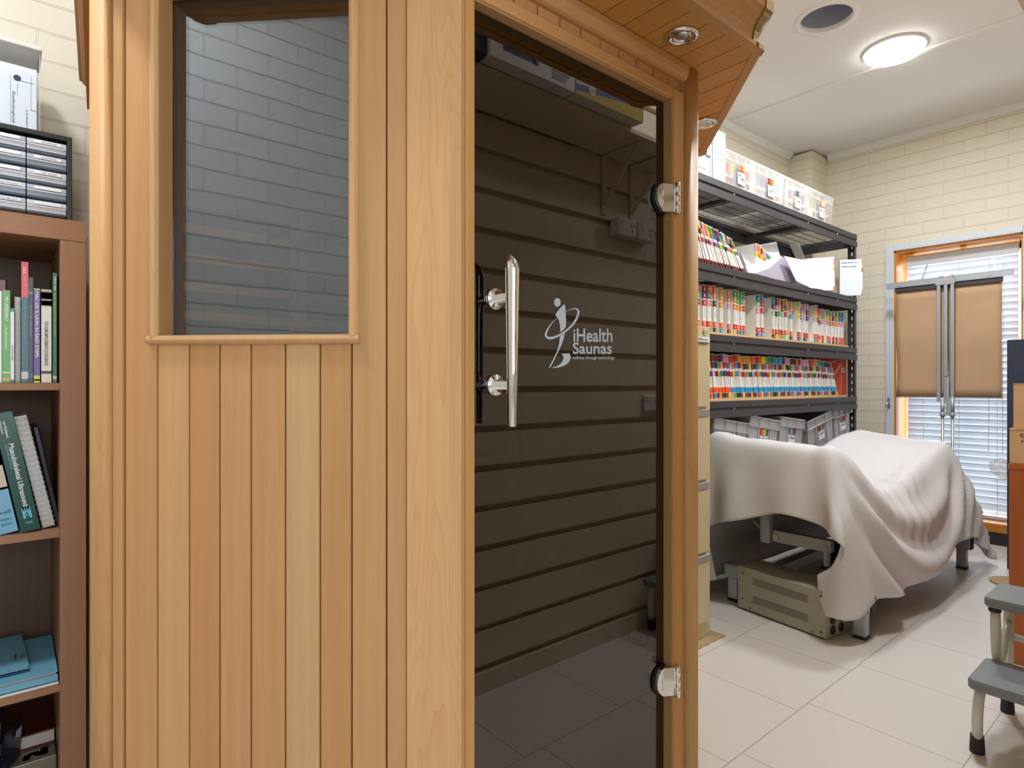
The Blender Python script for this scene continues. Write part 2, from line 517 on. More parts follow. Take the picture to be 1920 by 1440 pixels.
structure(b.build('ceiling', 'ceiling'))

bxs('wall_left', 'brick_left', (-1.3, 5.34, 2.27, 2.52, 0, 2.9))
WY0, WY1, WZ0, WZ1 = 0.862, 1.606, 0.085, 2.056
bxs('wall_back', 'brick_back', (5.06, 5.34, WY1, 2.27, 0, 2.9), (5.06, 5.34, -0.1, WY0, 0, 2.9), (5.06, 5.34, WY0, WY1, WZ1, 2.9), (5.06, 5.34, WY0, WY1, 0, WZ0))
bxs('column', 'brick_back', (4.80, 5.06, 2.09, 2.27, 0, 2.885))
bxs('wall_front', 'brick_front', (-1.25, -1.0, -2.6, 2.27, 0, 2.9))
bxs('wall_rear', 'ceiling', (-1.25, -0.95, -2.8, -2.6, 0, 2.9), (0.95, 2.8, -2.8, -2.6, 0, 2.9), (-0.95, 0.95, -2.8, -2.6, 0, 0.9), (-0.95, 0.95, -2.8, -2.6, 2.4, 2.9))
bxs('wall_side', 'ceiling', (2.6, 2.8, -2.6, 0.0, 0, 2.9))
b = MB()
b.box(0.72, 5.06, 0.0, 0.096, 0, 2.9)
zt = 0.073
while zt < 2.9:
    z1 = min(zt + 0.138, 2.9)
    b.slab([(0.72, 0.096, zt + 0.024), (0.72, 0.117, zt + 0.024), (0.72, 0.114, z1), (0.72, 0.096, z1)], (4.34, 0, 0))
    zt += 0.138
structure(b.build('wall_right', 'board_paint'))
bxs('baseboard_right', 'board_paint', (0.72, 5.06, 0.096, 0.122, 0.0, 0.072))
bxs('baseboard_back', 'rubber', (5.035, 5.06, 0.12, 2.09, 0.0, 0.078))

def cornice(name, path, d):
    b = MB(); b.slab(path, d); return structure(b.build(name, 'white_trim'))
cornice('trim_1', [(-1.0, 2.27, 2.9), (-1.0, 2.225, 2.9), (-1.0, 2.225, 2.885), (-1.0, 2.24, 2.872), (-1.0, 2.255, 2.855), (-1.0, 2.27, 2.852)], (5.78, 0, 0))
cornice('trim_2', [(5.06, 0.12, 2.9), (5.015, 0.12, 2.9), (5.015, 0.12, 2.885), (5.03, 0.12, 2.872), (5.045, 0.12, 2.855), (5.06, 0.12, 2.852)], (0, 1.95, 0))
bxs('trim_3', 'white_trim', (3.84, 3.872, 0.12, 2.225, 2.889, 2.9))
bxs('trim_4', 'white_trim', (1.40, 1.432, 0.12, 2.225, 2.889, 2.9))

# window in the back wall
w = MB()
ar = 0.054
w.box(5.035, 5.06, WY0 - ar, WY0, WZ0, WZ1 + 0.042, 0.004)
w.box(5.035, 5.06, WY1, WY1 + ar, WZ0, WZ1 + 0.042, 0.004)
w.box(5.035, 5.06, WY0, WY1, WZ1, WZ1 + 0.042, 0.004)
win = structure(w.build('window_1', 'blue_white'))
w = MB()
w.box(5.06, 5.33, WY0, WY0 + 0.012, WZ0 + 0.055, WZ1); w.box(5.06, 5.33, WY1 - 0.012, WY1, WZ0 + 0.055, WZ1)
w.box(5.06, 5.33, WY0, WY1, WZ1 - 0.012, WZ1)
w.build('window_reveal', 'reveal_wood', win)
w = MB(); w.box(5.04, 5.33, WY0, WY1, WZ0 - 0.005, WZ0 + 0.055, 0.003)
w.build('window_sill', 'reveal_wood', win)
w = MB()
for q in ((WY0 + 0.012, WY0 + 0.06), (WY1 - 0.06, WY1 - 0.012), (1.215, 1.255)): w.box(5.285, 5.32, q[0], q[1], WZ0 + 0.055, WZ1 - 0.012)
w.box(5.285, 5.32, WY0 + 0.012, WY1 - 0.012, WZ1 - 0.06, WZ1 - 0.012); w.box(5.285, 5.32, WY0 + 0.012, WY1 - 0.012, WZ0 + 0.055, WZ0 + 0.12)
w.build('window_sash', 'white_trim', win)
w = MB(); w.box(5.30, 5.305, WY0 + 0.06, WY1 - 0.06, WZ0 + 0.12, WZ1 - 0.06)
w.build('window_pane', 'clear_glass', win)
w = MB(); w.box(5.018, 5.035, 1.622, 1.64, 0.90, 0.97, 0.003); w.tube([(5.018, 1.631, 0.935), (5.0, 1.631, 0.93), (4.992, 1.645, 0.90)], 0.004)
w.build('window_catch', 'steel', win)

# unseen window added behind the camera to let fill daylight in
w = MB()
for q in ((-1.0, -0.95, 0.85, 2.45), (0.95, 1.0, 0.85, 2.45), (-0.02, 0.02, 0.9, 2.4)): w.box(q[0], q[1], -2.62, -2.57, q[2], q[3])
w.box(-1.0, 1.0, -2.62, -2.57, 2.4, 2.45); w.box(-1.0, 1.0, -2.62, -2.55, 0.85, 0.9)
win2 = structure(w.build('added_window', 'white_trim'))

# venetian blind
r = root('venetian_blind', (5.2, 1.234, 0.13), 'white wooden venetian blind hanging closed in the window', 'blind')
BY0, BY1 = 0.912, 1.558
b = MB(); b.box(5.165, 5.172, BY0 - 0.004, BY1 + 0.006, 1.945, 2.022, 0.003); b.build('valance', 'blue_white', r)
b = MB(); b.box(5.175, 5.23, BY0, BY1, 1.965, 2.02, 0.003); b.build('headrail', 'blue_white', r)
b = MB()
z = 1.918
while z > 0.185:
    a = math.radians(77 if z < 1.0 else 66)
    b.obox((5.2, 0, z), (math.cos(a), 0, -math.sin(a)), (0, 1, 0), (math.sin(a), 0, math.cos(a)), (-0.025, 0.025), (BY0, BY1), (-0.0014, 0.0014))
    z -= 0.0446
b.build('slats', 'slat', r)
b = MB(); b.box(5.175, 5.225, BY0, BY1, 0.142, 0.166, 0.004); b.build('bottom_rail', 'blue_white', r)
for y in (1.02, 1.235, 1.45):
    b = MB(); b.tube([(5.172, y, 1.96), (5.172, y, 0.16)], 0.0013, 6); b.tube([(5.228, y, 1.96), (5.228, y, 0.16)], 0.0013, 6)
    b.build('ladder_cord', 'blue_white', r)
b = MB(); b.tube([(5.163, 1.425, 1.945), (5.158, 1.45, 1.86), (5.150, 1.49, 1.74)], 0.004, 8); b.build('tilt_wand', 'alu', r)
for y in (0.985, 1.06):
    b = MB(); b.tube([(5.158, y, 1.945), (5.156, y, 1.4), (5.155, y + 0.004, 0.60)], 0.0016, 6); b.build('pull_cord', 'blue_white', r)

# crumpled clear bag on the pull cord
b = MB()
g = []
c0 = Vector((5.12, 0.985, 0.50))
for i in range(13):
    t = i / 12; rr = 0.045 * (math.sin(PI * min(1, t * 1.05)) ** 0.6) + 0.006
    g.append([c0 + Vector(((rr * math.cos(a) * 0.7) * (1 + 0.35 * rnd.uniform(-1, 1)), (rr * math.sin(a)) * (1 + 0.35 * rnd.uniform(-1, 1)) + 0.015 * math.sin(4 * t), 0.075 - 0.15 * t)) for a in [2 * PI * k / 18 for k in range(18)]])
b.rings(g, False)
o = solid(b.build('plastic_bag', 'bag'), 'small crumpled clear plastic bag hanging on the blind cord', 'bag')

# ceiling fittings
r = root('ceiling_lamp', (3.715, 1.18, 2.9), 'lit round white ceiling lamp beside the ceiling batten', 'lamp')
def lamp(r, x, y):
    b = MB(); b.lathe((x, y, 2.9), (0, 0, -1), [(0.150, 0), (0.152, 0.004), (0.151, 0.012), (0.143, 0.013)], 48); b.build('lamp_rim', 'white_trim', r)
    b = MB(); b.lathe((x, y, 2.9), (0, 0, -1), [(0.1425, 0.008), (0.1425, 0.020), (0.139, 0.027), (0.10, 0.032), (0.03, 0.034)], 48); b.build('lamp_diffuser', 'lamp', r)
lamp(r, 3.715, 1.18)
area('lamp_light', (3.715, 1.18, 2.852), (0, 0, -1), 0.27, 0, LAMP_POWER, (0.95, 0.98, 1.0), 'DISK')
r = root('ceiling_lamp', (-0.45, 1.25, 2.9), 'added unseen fill lamp on the ceiling near the bookcase end of the room', 'lamp')  # lamp added out of view to brighten the wall by the bookcase
lamp(r, -0.45, 1.25)
area('lamp_light', (-0.45, 1.25, 2.852), (0, 0, -1), 0.27, 0, FILL_LAMP_POWER, (0.95, 0.98, 1.0), 'DISK')

r = root('ceiling_lamp', (2.35, 0.66, 2.9), 'added unseen fill lamp on the ceiling above the step stool', 'lamp')  # second added lamp, out of view, fills the shelving side with light
lamp(r, 2.35, 0.66)
area('lamp_light', (2.35, 0.66, 2.852), (0, 0, -1), 0.27, 0, LAMP_POWER, (0.95, 0.98, 1.0), 'DISK')

r = root('ceiling_vent', (VENT[0], VENT[1], 2.9), 'open round duct hole in the white ceiling with a patched ring', 'vent')
b = MB(); b.lathe((VENT[0], VENT[1], 2.9), (0, 0, -1), [(0.150, -0.001), (0.149, 0.004), (0.122, 0.005), (0.1185, 0.003), (0.1185, -0.02)], 48, caps=(False, False)); b.build('vent_ring', 'ceiling', r)
b = MB(); b.lathe((VENT[0], VENT[1], 2.9), (0, 0, 1), [(0.1195, 0.0), (0.1195, 0.19), (0.1, 0.191), (0.01, 0.191)], 48, caps=(False, True)); b.build('vent_duct', 'duct', r)

# ------------------------------------------------------------------ opposite wall, seen in the door glass
r = root('wall_shelf', (1.6, 0.12, 2.02), 'white wall shelf on brackets mirrored in the sauna door', 'shelf')
b = MB(); b.box(0.75, 2.35, 0.120, 0.337, 2.012, 2.031, 0.002); b.build('board', 'board_paint', r)
for x in (1.889, 2.068):
    b = MB(); b.box(x - 0.013, x + 0.013, 0.1185, 0.124, 1.77, 2.010); b.box(x - 0.013, x + 0.013, 0.124, 0.31, 2.004, 2.010)
    b.slab([(x - 0.003, 0.124, 1.80), (x - 0.003, 0.300, 2.004), (x - 0.003, 0.285, 2.004), (x - 0.003, 0.124, 1.82)], (0.006, 0, 0))
    b.build('bracket', 'board_paint', r)
def toner(x0, x1, label, style):
    r = root('toner_box', ((x0 + x1) / 2, 0.30, 2.0325), label, 'box', 'boxes on the wall shelf')
    z0, h, yf = 2.0325, 0.115, 0.388
    b = MB(); b.tone(srgb(236, 236, 238)); b.box(x0, x1, 0.16, yf, z0, z0 + h, 0.002); b.build('carton', 'paint', r)
    b = MB(); y = yf + 0.0008
    def q(a, c, d, e, col): b.tone(col); b.face([(x0 + a * (x1 - x0), y, z0 + d * h), (x0 + c * (x1 - x0), y, z0 + d * h), (x0 + c * (x1 - x0), y, z0 + e * h), (x0 + a * (x1 - x0), y, z0 + e * h)])
    if style == 0:
        q(0.14, 0.50, 0.30, 0.50, srgb(40, 50, 130)); q(0.12, 0.46, 0.50, 0.80, srgb(60, 70, 160)); q(0.17, 0.42, 0.47, 0.50, srgb(210, 214, 230)); q(0.48, 0.54, 0.28, 0.40, srgb(40, 50, 130))
        for k in range(5): q(0.70, 0.95 - 0.02 * k, 0.42 - 0.07 * k, 0.445 - 0.07 * k, srgb(70, 80, 150))
    else:
        for k in range(24):
            a = k / 24; s = 0.26 * (1 - a) ** 1.6
            q(a, a + 1 / 24, 0.0, 0.05 + 0.36 - s * 1.2, srgb(214, 190, 60))
            q(a, a + 1 / 24, 0.41 - s * 1.2, 0.53 - s * 1.0, srgb(70, 90, 170)); q(a, a + 1 / 24, 0.53 - s, 0.56 - s, srgb(200, 60, 60))
        q(0.55, 0.92, 0.72, 0.80, srgb(30, 30, 50)); q(0.72, 0.76, 0.70, 0.82, srgb(220, 130, 40))
        b.tone(srgb(235, 235, 235)); b.lathe((x0 + 0.22 * (x1 - x0), y - 0.001, z0 + 0.28 * h), (0, 1, 0), [(0.017, 0.0015), (0.001, 0.0016)], 24, False)
        b.tone(srgb(60, 60, 70)); b.text('2in1', (x0 + 0.245 * (x1 - x0), y + 0.001, z0 + 0.24 * h), (-1, 0, 0), (0, 0, 1), 0.02, 0.009)
    b.build('print', 'paint', r)
toner(1.085, 1.440, 'white toner box with blue cartridge picture on the wall shelf', 0)
toner(1.446, 1.800, 'white toner box with red, blue and yellow stripes on the wall shelf', 1)
b = MB(); b.tone(srgb(52, 60, 84)); b.box(0.93, 1.078, 0.16, 0.38, 2.0325, 2.145, 0.003)
solid(b.build('storage_box', 'paint'), 'dark blue box at the end of the wall shelf', 'box', 'boxes on the wall shelf')
def socket(x, z, d, label):
    r = root('power_socket', (x, 0.118, z), label, 'power socket', 'power sockets on the boarded wall')
    y = 0.1185
    b = MB(); b.box(x - 0.058, x + 0.058, y, y + d, z - 0.037, z + 0.037, 0.006); b.build('plate', 'white_trim', r)
    b = MB(); b.box(x - 0.04, x - 0.025, y + d, y + d + 0.004, z + 0.008, z + 0.026, 0.001); b.build('switch', 'white_trim', r)
    b = MB()
    for (px, pz) in ((0.018, 0.01), (0.036, 0.01), (0.027, -0.012)): b.box(x + px - 0.002, x + px + 0.002, y + d, y + d + 0.0006, z + pz - 0.006, z + pz + 0.006)
    b.build('socket_slots', 'rubber', r)
socket(1.985, 1.722, 0.05, 'raised white power socket on the boarded wall under the shelf')
socket(2.110, 1.722, 0.05, 'white power socket beside the raised one under the wall shelf')
socket(2.20, 0.985, 0.012, 'low white power socket on the boarded wall')

# ------------------------------------------------------------------ the sauna
S = root('infrared_sauna', (0.96, 1.4, 0.0), 'cedar infrared sauna cabin with smoked glass door and window', 'sauna')
CL = Vector((0.592, 0.875, 0)); EL = Vector((-0.70711, 0.70711, 0)); NL = Vector((-0.70711, -0.70711, 0))
CR = Vector((1.333, 0.875, 0)); ER = Vector((0.70711, 0.70711, 0)); NR = Vector((0.70711, -0.70711, 0))
UP = Vector((0, 0, 1))
ZB, ZS = 0.08, 1.851
def fb(b, C, E_, N_, s0, s1, n0, n1, z0, z1, bev=0.0):
    return b.obox(C, E_, N_, UP, (s0, s1), (n0, n1), (z0, z1), bev)
T_OR = (0.99, 0.90, 0.80); T_PALE = (1.06, 1.10, 1.14); T_MID = (1.0, 1.0, 1.0); T_TAN = (0.96, 0.98, 0.95); T_PINK = (1.02, 0.97, 0.93); T_OR2 = (0.96, 0.87, 0.64)

# plinth, roof, inner lining
b = MB(); b.prism([(0.135, 1.36), (0.60, 0.895), (1.325, 0.895), (1.78, 1.35), (1.78, 2.06), (0.20, 2.06)], 0.0, ZB); b.build('floor_base', 'cedar_in', S)

# left angled panel: boards below the window, full-height boards either side of it
b = MB()
WS0, WS1, WB, WT = 0.168, 0.537, 1.150, 1.795          # window opening
fb(b, CL, EL, NL, 0.01, WS0 - 0.001, -0.034, -0.012, ZB, ZS)
fb(b, CL, EL, NL, WS1 + 0.001, 0.655, -0.034, -0.012, ZB, ZS)
fb(b, CL, EL, NL, WS0 - 0.001, WS1 + 0.001, -0.034, -0.012, ZB, WB - 0.001)
bd = [(0.0735, 0.113, (0.97, 0.96, 0.88), 2), (0.113, 0.176, (0.98, 0.99, 0.92), 2), (0.176, 0.234, (0.95, 0.88, 0.76), 0), (0.234, 0.298, (1.06, 1.16, 1.20), 0), (0.298, 0.362, (1.01, 0.93, 0.86), 0),
      (0.362, 0.421, (1.04, 0.97, 0.92), 0), (0.421, 0.479, (0.99, 0.88, 0.76), 0), (0.479, 0.540, (1.12, 1.13, 1.08), 0), (0.540, 0.603, (1.06, 0.98, 0.90), 2), (0.6055, 0.629, (1.03, 1.02, 0.96), 2)]
for s0, s1, t, full in bd:
    b.tone(t)
    if full and s0 < 0.5: fb(b, CL, EL, NL, s0 + 0.0012, s1 - 0.0012, -0.013, 0.0, ZB, ZS, 0.0032)
    elif full: fb(b, CL, EL, NL, s0 + 0.0012, s1 - 0.0012, -0.013, 0.0, ZB, ZS, 0.0032)
    else:
        fb(b, CL, EL, NL, s0 + 0.0012, s1 - 0.0012, -0.013, 0.0, ZB, WB - 0.002, 0.0032)
        fb(b, CL, EL, NL, s0 + 0.0008, s1 - 0.0008, -0.013, 0.0, WT + 0.002, ZS, 0.0022)
b.build('front_panel', 'cedar_z', S)

# right angled panel and the sides
b = MB()
fb(b, CR, ER, NR, 0.0, 0.64, -0.034, -0.012, ZB, ZS)
for k in range(10):
    b.tone(rnd.choice([T_OR, T_PALE, T_MID, T_TAN])); fb(b, CR, ER, NR, 0.01 + k * 0.063, 0.01 + (k + 1) * 0.063 - 0.0016, -0.013, 0.0, ZB, ZS, 0.002)
b.build('angled_panel', 'cedar_z', S)
def side(x0, y0, x1, y1):
    b = MB(); p0 = Vector((x0, y0, 0)); p1 = Vector((x1, y1, 0)); e = (p1 - p0); L = e.length; e.normalize(); nn = Vector((e.y, -e.x, 0)); k = int(L / 0.063)
    for i in range(k):
        b.tone(rnd.choice([T_OR, T_PALE, T_MID])); b.obox(p0, e, nn, UP, (i * L / k, (i + 1) * L / k - 0.0015), (-0.012, 0.012), (ZB, ZS), 0.002)
    return b.build('side_panel', 'cedar_z', S)
side(0.150, 1.385, 0.200, 2.055); side(1.765, 1.345, 1.765, 2.055)
b = MB()
b.box(0.212, 1.752, 2.045, 2.07, ZB, ZS)
b.build('rear_panel', 'cedar_in', S)

b = MB(); b.prism([(0.20, 1.37), (0.62, 0.925), (1.30, 0.925), (1.745, 1.37), (1.745, 2.04), (0.215, 2.04)], ZS - 0.012, ZS - 0.001); b.build('inner_ceiling', 'cedar_in', S)

# corner posts
def rpost(name, C, E_, N_, s0, s1, n1, mat, r=0.014, tone=T_MID, n0=-0.014):
    b = MB(); b.tone(tone)
    pr = []
    for (cs, cn, a0) in ((s1 - r, n1 - r, 0), (s0 + r, n1 - r, PI / 2)):
        for k in range(6):
            a = a0 + k / 5 * PI / 2
            pr.append((cs + r * math.cos(a), cn + r * math.sin(a)))
    pr += [(s0, n0), (s1, n0)]
    P3 = [C + E_ * s + N_ * n for s, n in pr]
    m = len(P3); a = b.verts([p + UP * ZB for p in P3]); c = b.verts([p + UP * ZS for p in P3])
    fs = [b.bm.faces.new([a[i], a[(i + 1) % m], c[(i + 1) % m], c[i]]) for i in range(m)]
    b._mark(fs, True); b._mark([b.bm.faces.new(list(reversed(a))), b.bm.faces.new(c)])
    return b.build(name, mat, S)
rpost('corner_post', CL, EL, NL, 0.628, 0.668, 0.012, 'cedar_fig', 0.012, (1.02, 0.98, 0.92))
# wide corner board (left facet) + its return on the door front
b = MB(); b.tone((1.06, 1.05, 1.05))
pf = [CL + EL * 0.0735 + NL * 0.007, CL + NL * 0.007 + Vector((0, -0.002, 0)), Vector((0.6135, 0.868, 0)), Vector((0.6135, 0.882, 0)), CL + Vector((0.004, 0.012, 0)), CL + EL * 0.0735 - NL * 0.012]
b.slab([p + UP * ZB for p in pf], UP * (ZS - ZB)); b.build('corner_board', 'cedar_fig', S)
rpost('corner_post', Vector((0, 0.875, 0)), Vector((1, 0, 0)), Vector((0, -1, 0)), 1.283, 1.338, 0.020, 'cedar_fig', 0.018, (0.98, 0.96, 0.88))
b = MB(); b.tone((0.94, 0.86, 0.72)); b.box(1.2785, 1.2835, 0.868, 0.89, ZB, 1.82); b.build('quarter_bead', 'cedar_z', S)

# window in the angled panel: bullnose trim, reveal, brown inner frame, pane
wf = MB()
def bull(s0, s1, z0, z1, horiz):
    prof = [(0.0, 0.0), (0.006, 0.001), (0.011, 0.0045), (0.013, 0.009), (0.011, 0.0135), (0.006, 0.017), (0.0, 0.018)]
    if horiz:
        a = [CL + EL * s0 + NL * n + UP * (z0 + w) for n, w in prof]; wf.slab(a, EL * (s1 - s0))
    else:
        a = [CL + EL * (s0 + w) + NL * n + UP * z0 for n, w in prof]; wf.slab(a, UP * (z1 - z0))
wf.tone(T_PALE, 0.3)
bull(WS1 - 0.004, 0, WB + 0.004, WT, False)
wf.build('window_trim', 'cedar_fig', S)
wf = MB(); wf.tone((1.03, 1.02, 1.0), 0.7); bull(WS0 - 0.006, 0, WB + 0.004, WT, False)
wf.build('window_trim', 'cedar_fig', S)
wf = MB(); wf.tone((1.05, 1.06, 1.06), 0.2)
bull(WS0 - 0.008, WS1 + 0.016, 1.1405, 0, True)
wf.build('window_sill', 'cedar_z', S)
wf = MB(); bull(WS0 - 0.006, WS1 + 0.014, WT - 0.002, 0, True); wf.build('window_head', 'cedar_z', S)
b = MB(); b.tone((1.0, 0.94, 0.84))
fb(b, CL, EL, NL, WS1 - 0.004, WS1 + 0.0005, -0.034, 0.004, WB, WT); fb(b, CL, EL, NL, WS0, WS0 + 0.004, -0.034, 0.004, WB, WT)
fb(b, CL, EL, NL, WS0 + 0.004, WS1 - 0.004, -0.034, 0.004, WB, WB + 0.006); fb(b, CL, EL, NL, WS0 + 0.004, WS1 - 0.004, -0.034, 0.004, WT - 0.006, WT)
b.build('window_reveal', 'cedar_z', S)
b = MB()
n0, n1 = -0.060, -0.0415
fb(b, CL, EL, NL, WS1 - 0.008, WS1, n0, n1, WB, WT); fb(b, CL, EL, NL, WS0, WS0 + 0.005, n0, n1, WB, WT)
fb(b, CL, EL, NL, WS0, WS1, n0, n1, WB, WB + 0.004); fb(b, CL, EL, NL, WS0, WS1, n0, n1, WT - 0.008, WT)
b.build('window_frame', 'brown_frame', S)
b = MB(); b.obox(CL, EL, NL, UP, (WS0 + 0.001, WS1 - 0.001), (-0.040, -0.035), (WB + 0.001, WT - 0.001)); b.build('window_pane', ['window_glass', 'glass_back'], S)

# door front: jamb mouldings, header boards, crown under the soffit
YF, YG = 0.864, 0.890
XL, XR, ZT = 0.640, 1.231, 1.758
b = MB(); b.tone((0.96, 0.97, 0.93)); b.box(0.6145, 0.6185, YF + 0.004, YG + 0.03, ZB, 1.80); b.tone(T_OR2); b.box(0.619, XL, YF, YG - 0.001, ZB, ZT, 0.004); b.build('door_jamb', 'cedar_z', S)
b = MB(); b.tone((1.0, 0.90, 0.62)); b.box(XR + 0.002, 1.278, YF, YG + 0.03, ZB, ZT + 0.028, 0.0035)
b.tone((0.86, 0.90, 0.84)); b.box(XR, XR + 0.004, YF + 0.004, YG + 0.03, ZB, ZT); b.build('door_jamb', 'cedar_z', S)
b = MB(); b.tone((1.02, 0.95, 0.80)); b.box(0.6185, XR + 0.002, YF, YG + 0.03, ZT + 0.003, ZT + 0.030, 0.004); b.tone((0.86, 0.86, 0.76)); b.box(0.6185, XR, YF + 0.006, YG + 0.03, ZT, ZT + 0.003); b.build('door_head', 'cedar_x', S)
b = MB()
for k in range(11):
    x = 0.6185 + k * 0.0613; b.tone(rnd.choice([(1.0, 0.92, 0.78), (1.02, 0.94, 0.80), (0.98, 0.88, 0.72)])); b.box(x + 0.0016, min(x + 0.0597, 1.279), 0.877, 0.905, ZT + 0.028, ZS, 0.0015)
b.tone((0.7, 0.6, 0.5)); b.box(0.60, 1.30, 0.89, 0.91, ZT + 0.028, ZS); b.build('header_boards', 'cedar_z', S)
b = MB(); b.tone((1.02, 0.96, 0.84))
b.slab([(0.592, 0.882, ZS - 0.001), (0.592, 0.852, ZS - 0.001), (0.592, 0.852, ZS - 0.016), (0.592, 0.855, ZS - 0.026), (0.592, 0.861, ZS - 0.033), (0.592, 0.868, ZS - 0.035), (0.592, 0.882, ZS - 0.035)], (0.69, 0, 0))
b.build('crown_moulding', 'cedar_x', S)

# glass door with handle, hinges, lettering
D = MB().box(XL - 0.018, XR - 0.001, YG, YG + 0.006, ZB + 0.012, ZT - 0.002).build('door', ['door_glass', 'glass_back'], S)
for pane in [D] + [o for o in S.children if o.name == 'window_pane']:
    for f in pane.data.polygons: f.material_index = 0 if f.normal.dot(Vector((-0.38, -0.92, 0)) if pane is D else NL) > 0.9 else 1
b = MB()
xh, yh = XA(927, YG), 0.838
zb_, zt_ = 0.9925, 1.3050
b.mat(0)
rg = []
for i, z in enumerate((zb_, zb_ + 0.002, 1.10, 1.20, zt_ - 0.028)):
    rr = (0.0075, 0.0085, 0.0105, 0.0120, 0.0132)[i]
    rg.append([Vector((xh + rr * math.cos(2 * PI * k / 24), yh + rr * math.sin(2 * PI * k / 24), z)) for k in range(24)])
rr = 0.0134
rg.append([Vector((xh + rr * math.cos(2 * PI * k / 24), yh + rr * math.sin(2 * PI * k / 24), zt_ - 0.014 - 0.014 * math.cos(2 * PI * k / 24))) for k in range(24)])
b.rings(rg, True)
for z in (1.2296, 1.068):
    b.lathe((xh, YG - 0.0005, z), (0, -1, 0), [(0.0205, 0), (0.0205, 0.004), (0.019, 0.006), (0.0085, 0.0065), (0.0085, 0.05)], 28)
b.build('handle', 'chrome', D)
def hinge(z):
    b = MB(); y = YG - 0.0006; h = 0.036
    px = [(XR + 0.002, -h * 0.92), (XR - 0.022, -h * 0.92), (XR - 0.034, -h * 0.62), (XR - 0.043, -0.3 * h), (XR - 0.045, 0.1 * h), (XR - 0.041, 0.55 * h), (XR - 0.030, 0.88 * h), (XR - 0.02, 0.95 * h), (XR + 0.002, 0.95 * h)]
    yy = lambda x: YG - 0.0145 - 0.016 * max(0.0, min(1.0, (x - XR + 0.022) / 0.026))
    px2 = [(min(x, XR + 0.0015) + (0.004 if x > XR else 0), q) for x, q in px]
    b.mat(0); b.slab([(x, yy(x), z + q) for x, q in px2], (0, 0.008, 0))
    b.lathe((XR + 0.008, YF - 0.0085, z - 0.037), (0, 0, 1), [(0.004, 0), (0.0068, 0.001), (0.0068, 0.024), (0.0062, 0.0245), (0.0062, 0.026), (0.0068, 0.0265), (0.0068, 0.048), (0.0062, 0.0485), (0.0062, 0.05), (0.0068, 0.0505), (0.0068, 0.073), (0.004, 0.074)], 16)
    b.box(XR + 0.002, XR + 0.02, YF - 0.006, YF + 0.002, z - h, z + h, 0.001)
    b.mat(1); b.slab([(x - 0.004, y, z + q * 1.06) for x, q in px], (0, -0.0038, 0)); b.slab([(x - 0.004, YG + 0.0065, z + q * 1.06) for x, q in px], (0, 0.006, 0))
    return b.build('hinge', ['chrome', 'rubber'], D)
hinge(1.518); hinge(0.352)
b = MB(); b.tone(srgb(232, 224, 210)); b.box(XL, XL + 0.006, YG - 0.010, YG - 0.001, Zat(308, 0.645, 0.88), Zat(266, 0.645, 0.88)); b.build('door_catch', 'paint', S)

YD = YG - 0.0009
lg = MB()
def Z1(x, y): return P(1000 + x / 9.0, 540 + y / 9.0, YD)
def poly(pts): lg.face([Z1(*p) for p in pts])
poly([(405 + 55 * math.cos(2 * PI * k / 28), 243 + 74 * math.sin(2 * PI * k / 28)) for k in range(28)])
poly([(370, 455), (400, 405), (450, 340), (500, 290), (525, 275), (538, 310), (546, 400), (552, 520), (548, 660), (500, 715), (448, 752), (452, 690), (448, 620), (430, 550), (405, 500)])
poly([(530, 758), (520, 830), (480, 950), (420, 1080), (340, 1240), (285, 1342), (262, 1342), (330, 1210), (395, 1080), (432, 950), (450, 800)])
poly([(470, 1108), (610, 1105), (632, 1160), (622, 1215), (585, 1270), (520, 1312), (440, 1338), (380, 1346), (300, 1344), (380, 1325), (445, 1292), (490, 1240), (510, 1185), (500, 1145)])
cl = [(556, 398), (600, 372), (655, 352), (705, 345), (745, 362), (762, 400), (755, 450), (728, 520), (690, 585), (640, 645), (580, 700), (520, 745), (460, 785), (390, 820), (320, 842), (262, 846), (222, 825), (208, 785), (222, 735), (250, 680), (290, 620), (340, 562), (392, 515)]
wd = [6, 9, 13, 20, 30, 36, 38, 38, 36, 34, 32, 32, 34, 38, 42, 44, 42, 36, 30, 24, 18, 12, 6]
lf, rt = [], []
for i, p in enumerate(cl):
    a = Vector(cl[min(i + 1, len(cl) - 1)]) - Vector(cl[max(i - 1, 0)]); a.normalize(); nn = Vector((-a.y, a.x))
    lf.append(Vector(p) + nn * wd[i] / 2); rt.append(Vector(p) - nn * wd[i] / 2)
for i in range(len(cl) - 1): poly([lf[i], lf[i + 1], rt[i + 1], rt[i]])
def ltext(s, x0, x1, yt, yb, bold):
    vs, fs = text_polys(s, bold)
    a0 = min(v[0] for v in vs); a1 = max(v[0] for v in vs); b0 = min(v[1] for v in vs); b1 = max(v[1] for v in vs)
    pv = lg.verts([Z1(x0 + (x - a0) / (a1 - a0) * (x1 - x0), yb + (y - b0) / (b1 - b0) * (yt - yb)) for x, y in vs])
    for f in fs:
        try: lg._mark([lg.bm.faces.new([pv[i] for i in f])])
        except ValueError: pass
ltext('iHealth', 675, 1335, 685, 912, 0.018); ltext('Saunas', 665, 1325, 918, 1115, 0.018); ltext('wellness through technology', 652, 1372, 1148, 1218, 0.012)
lg.build('logo_lettering', 'decal', D)

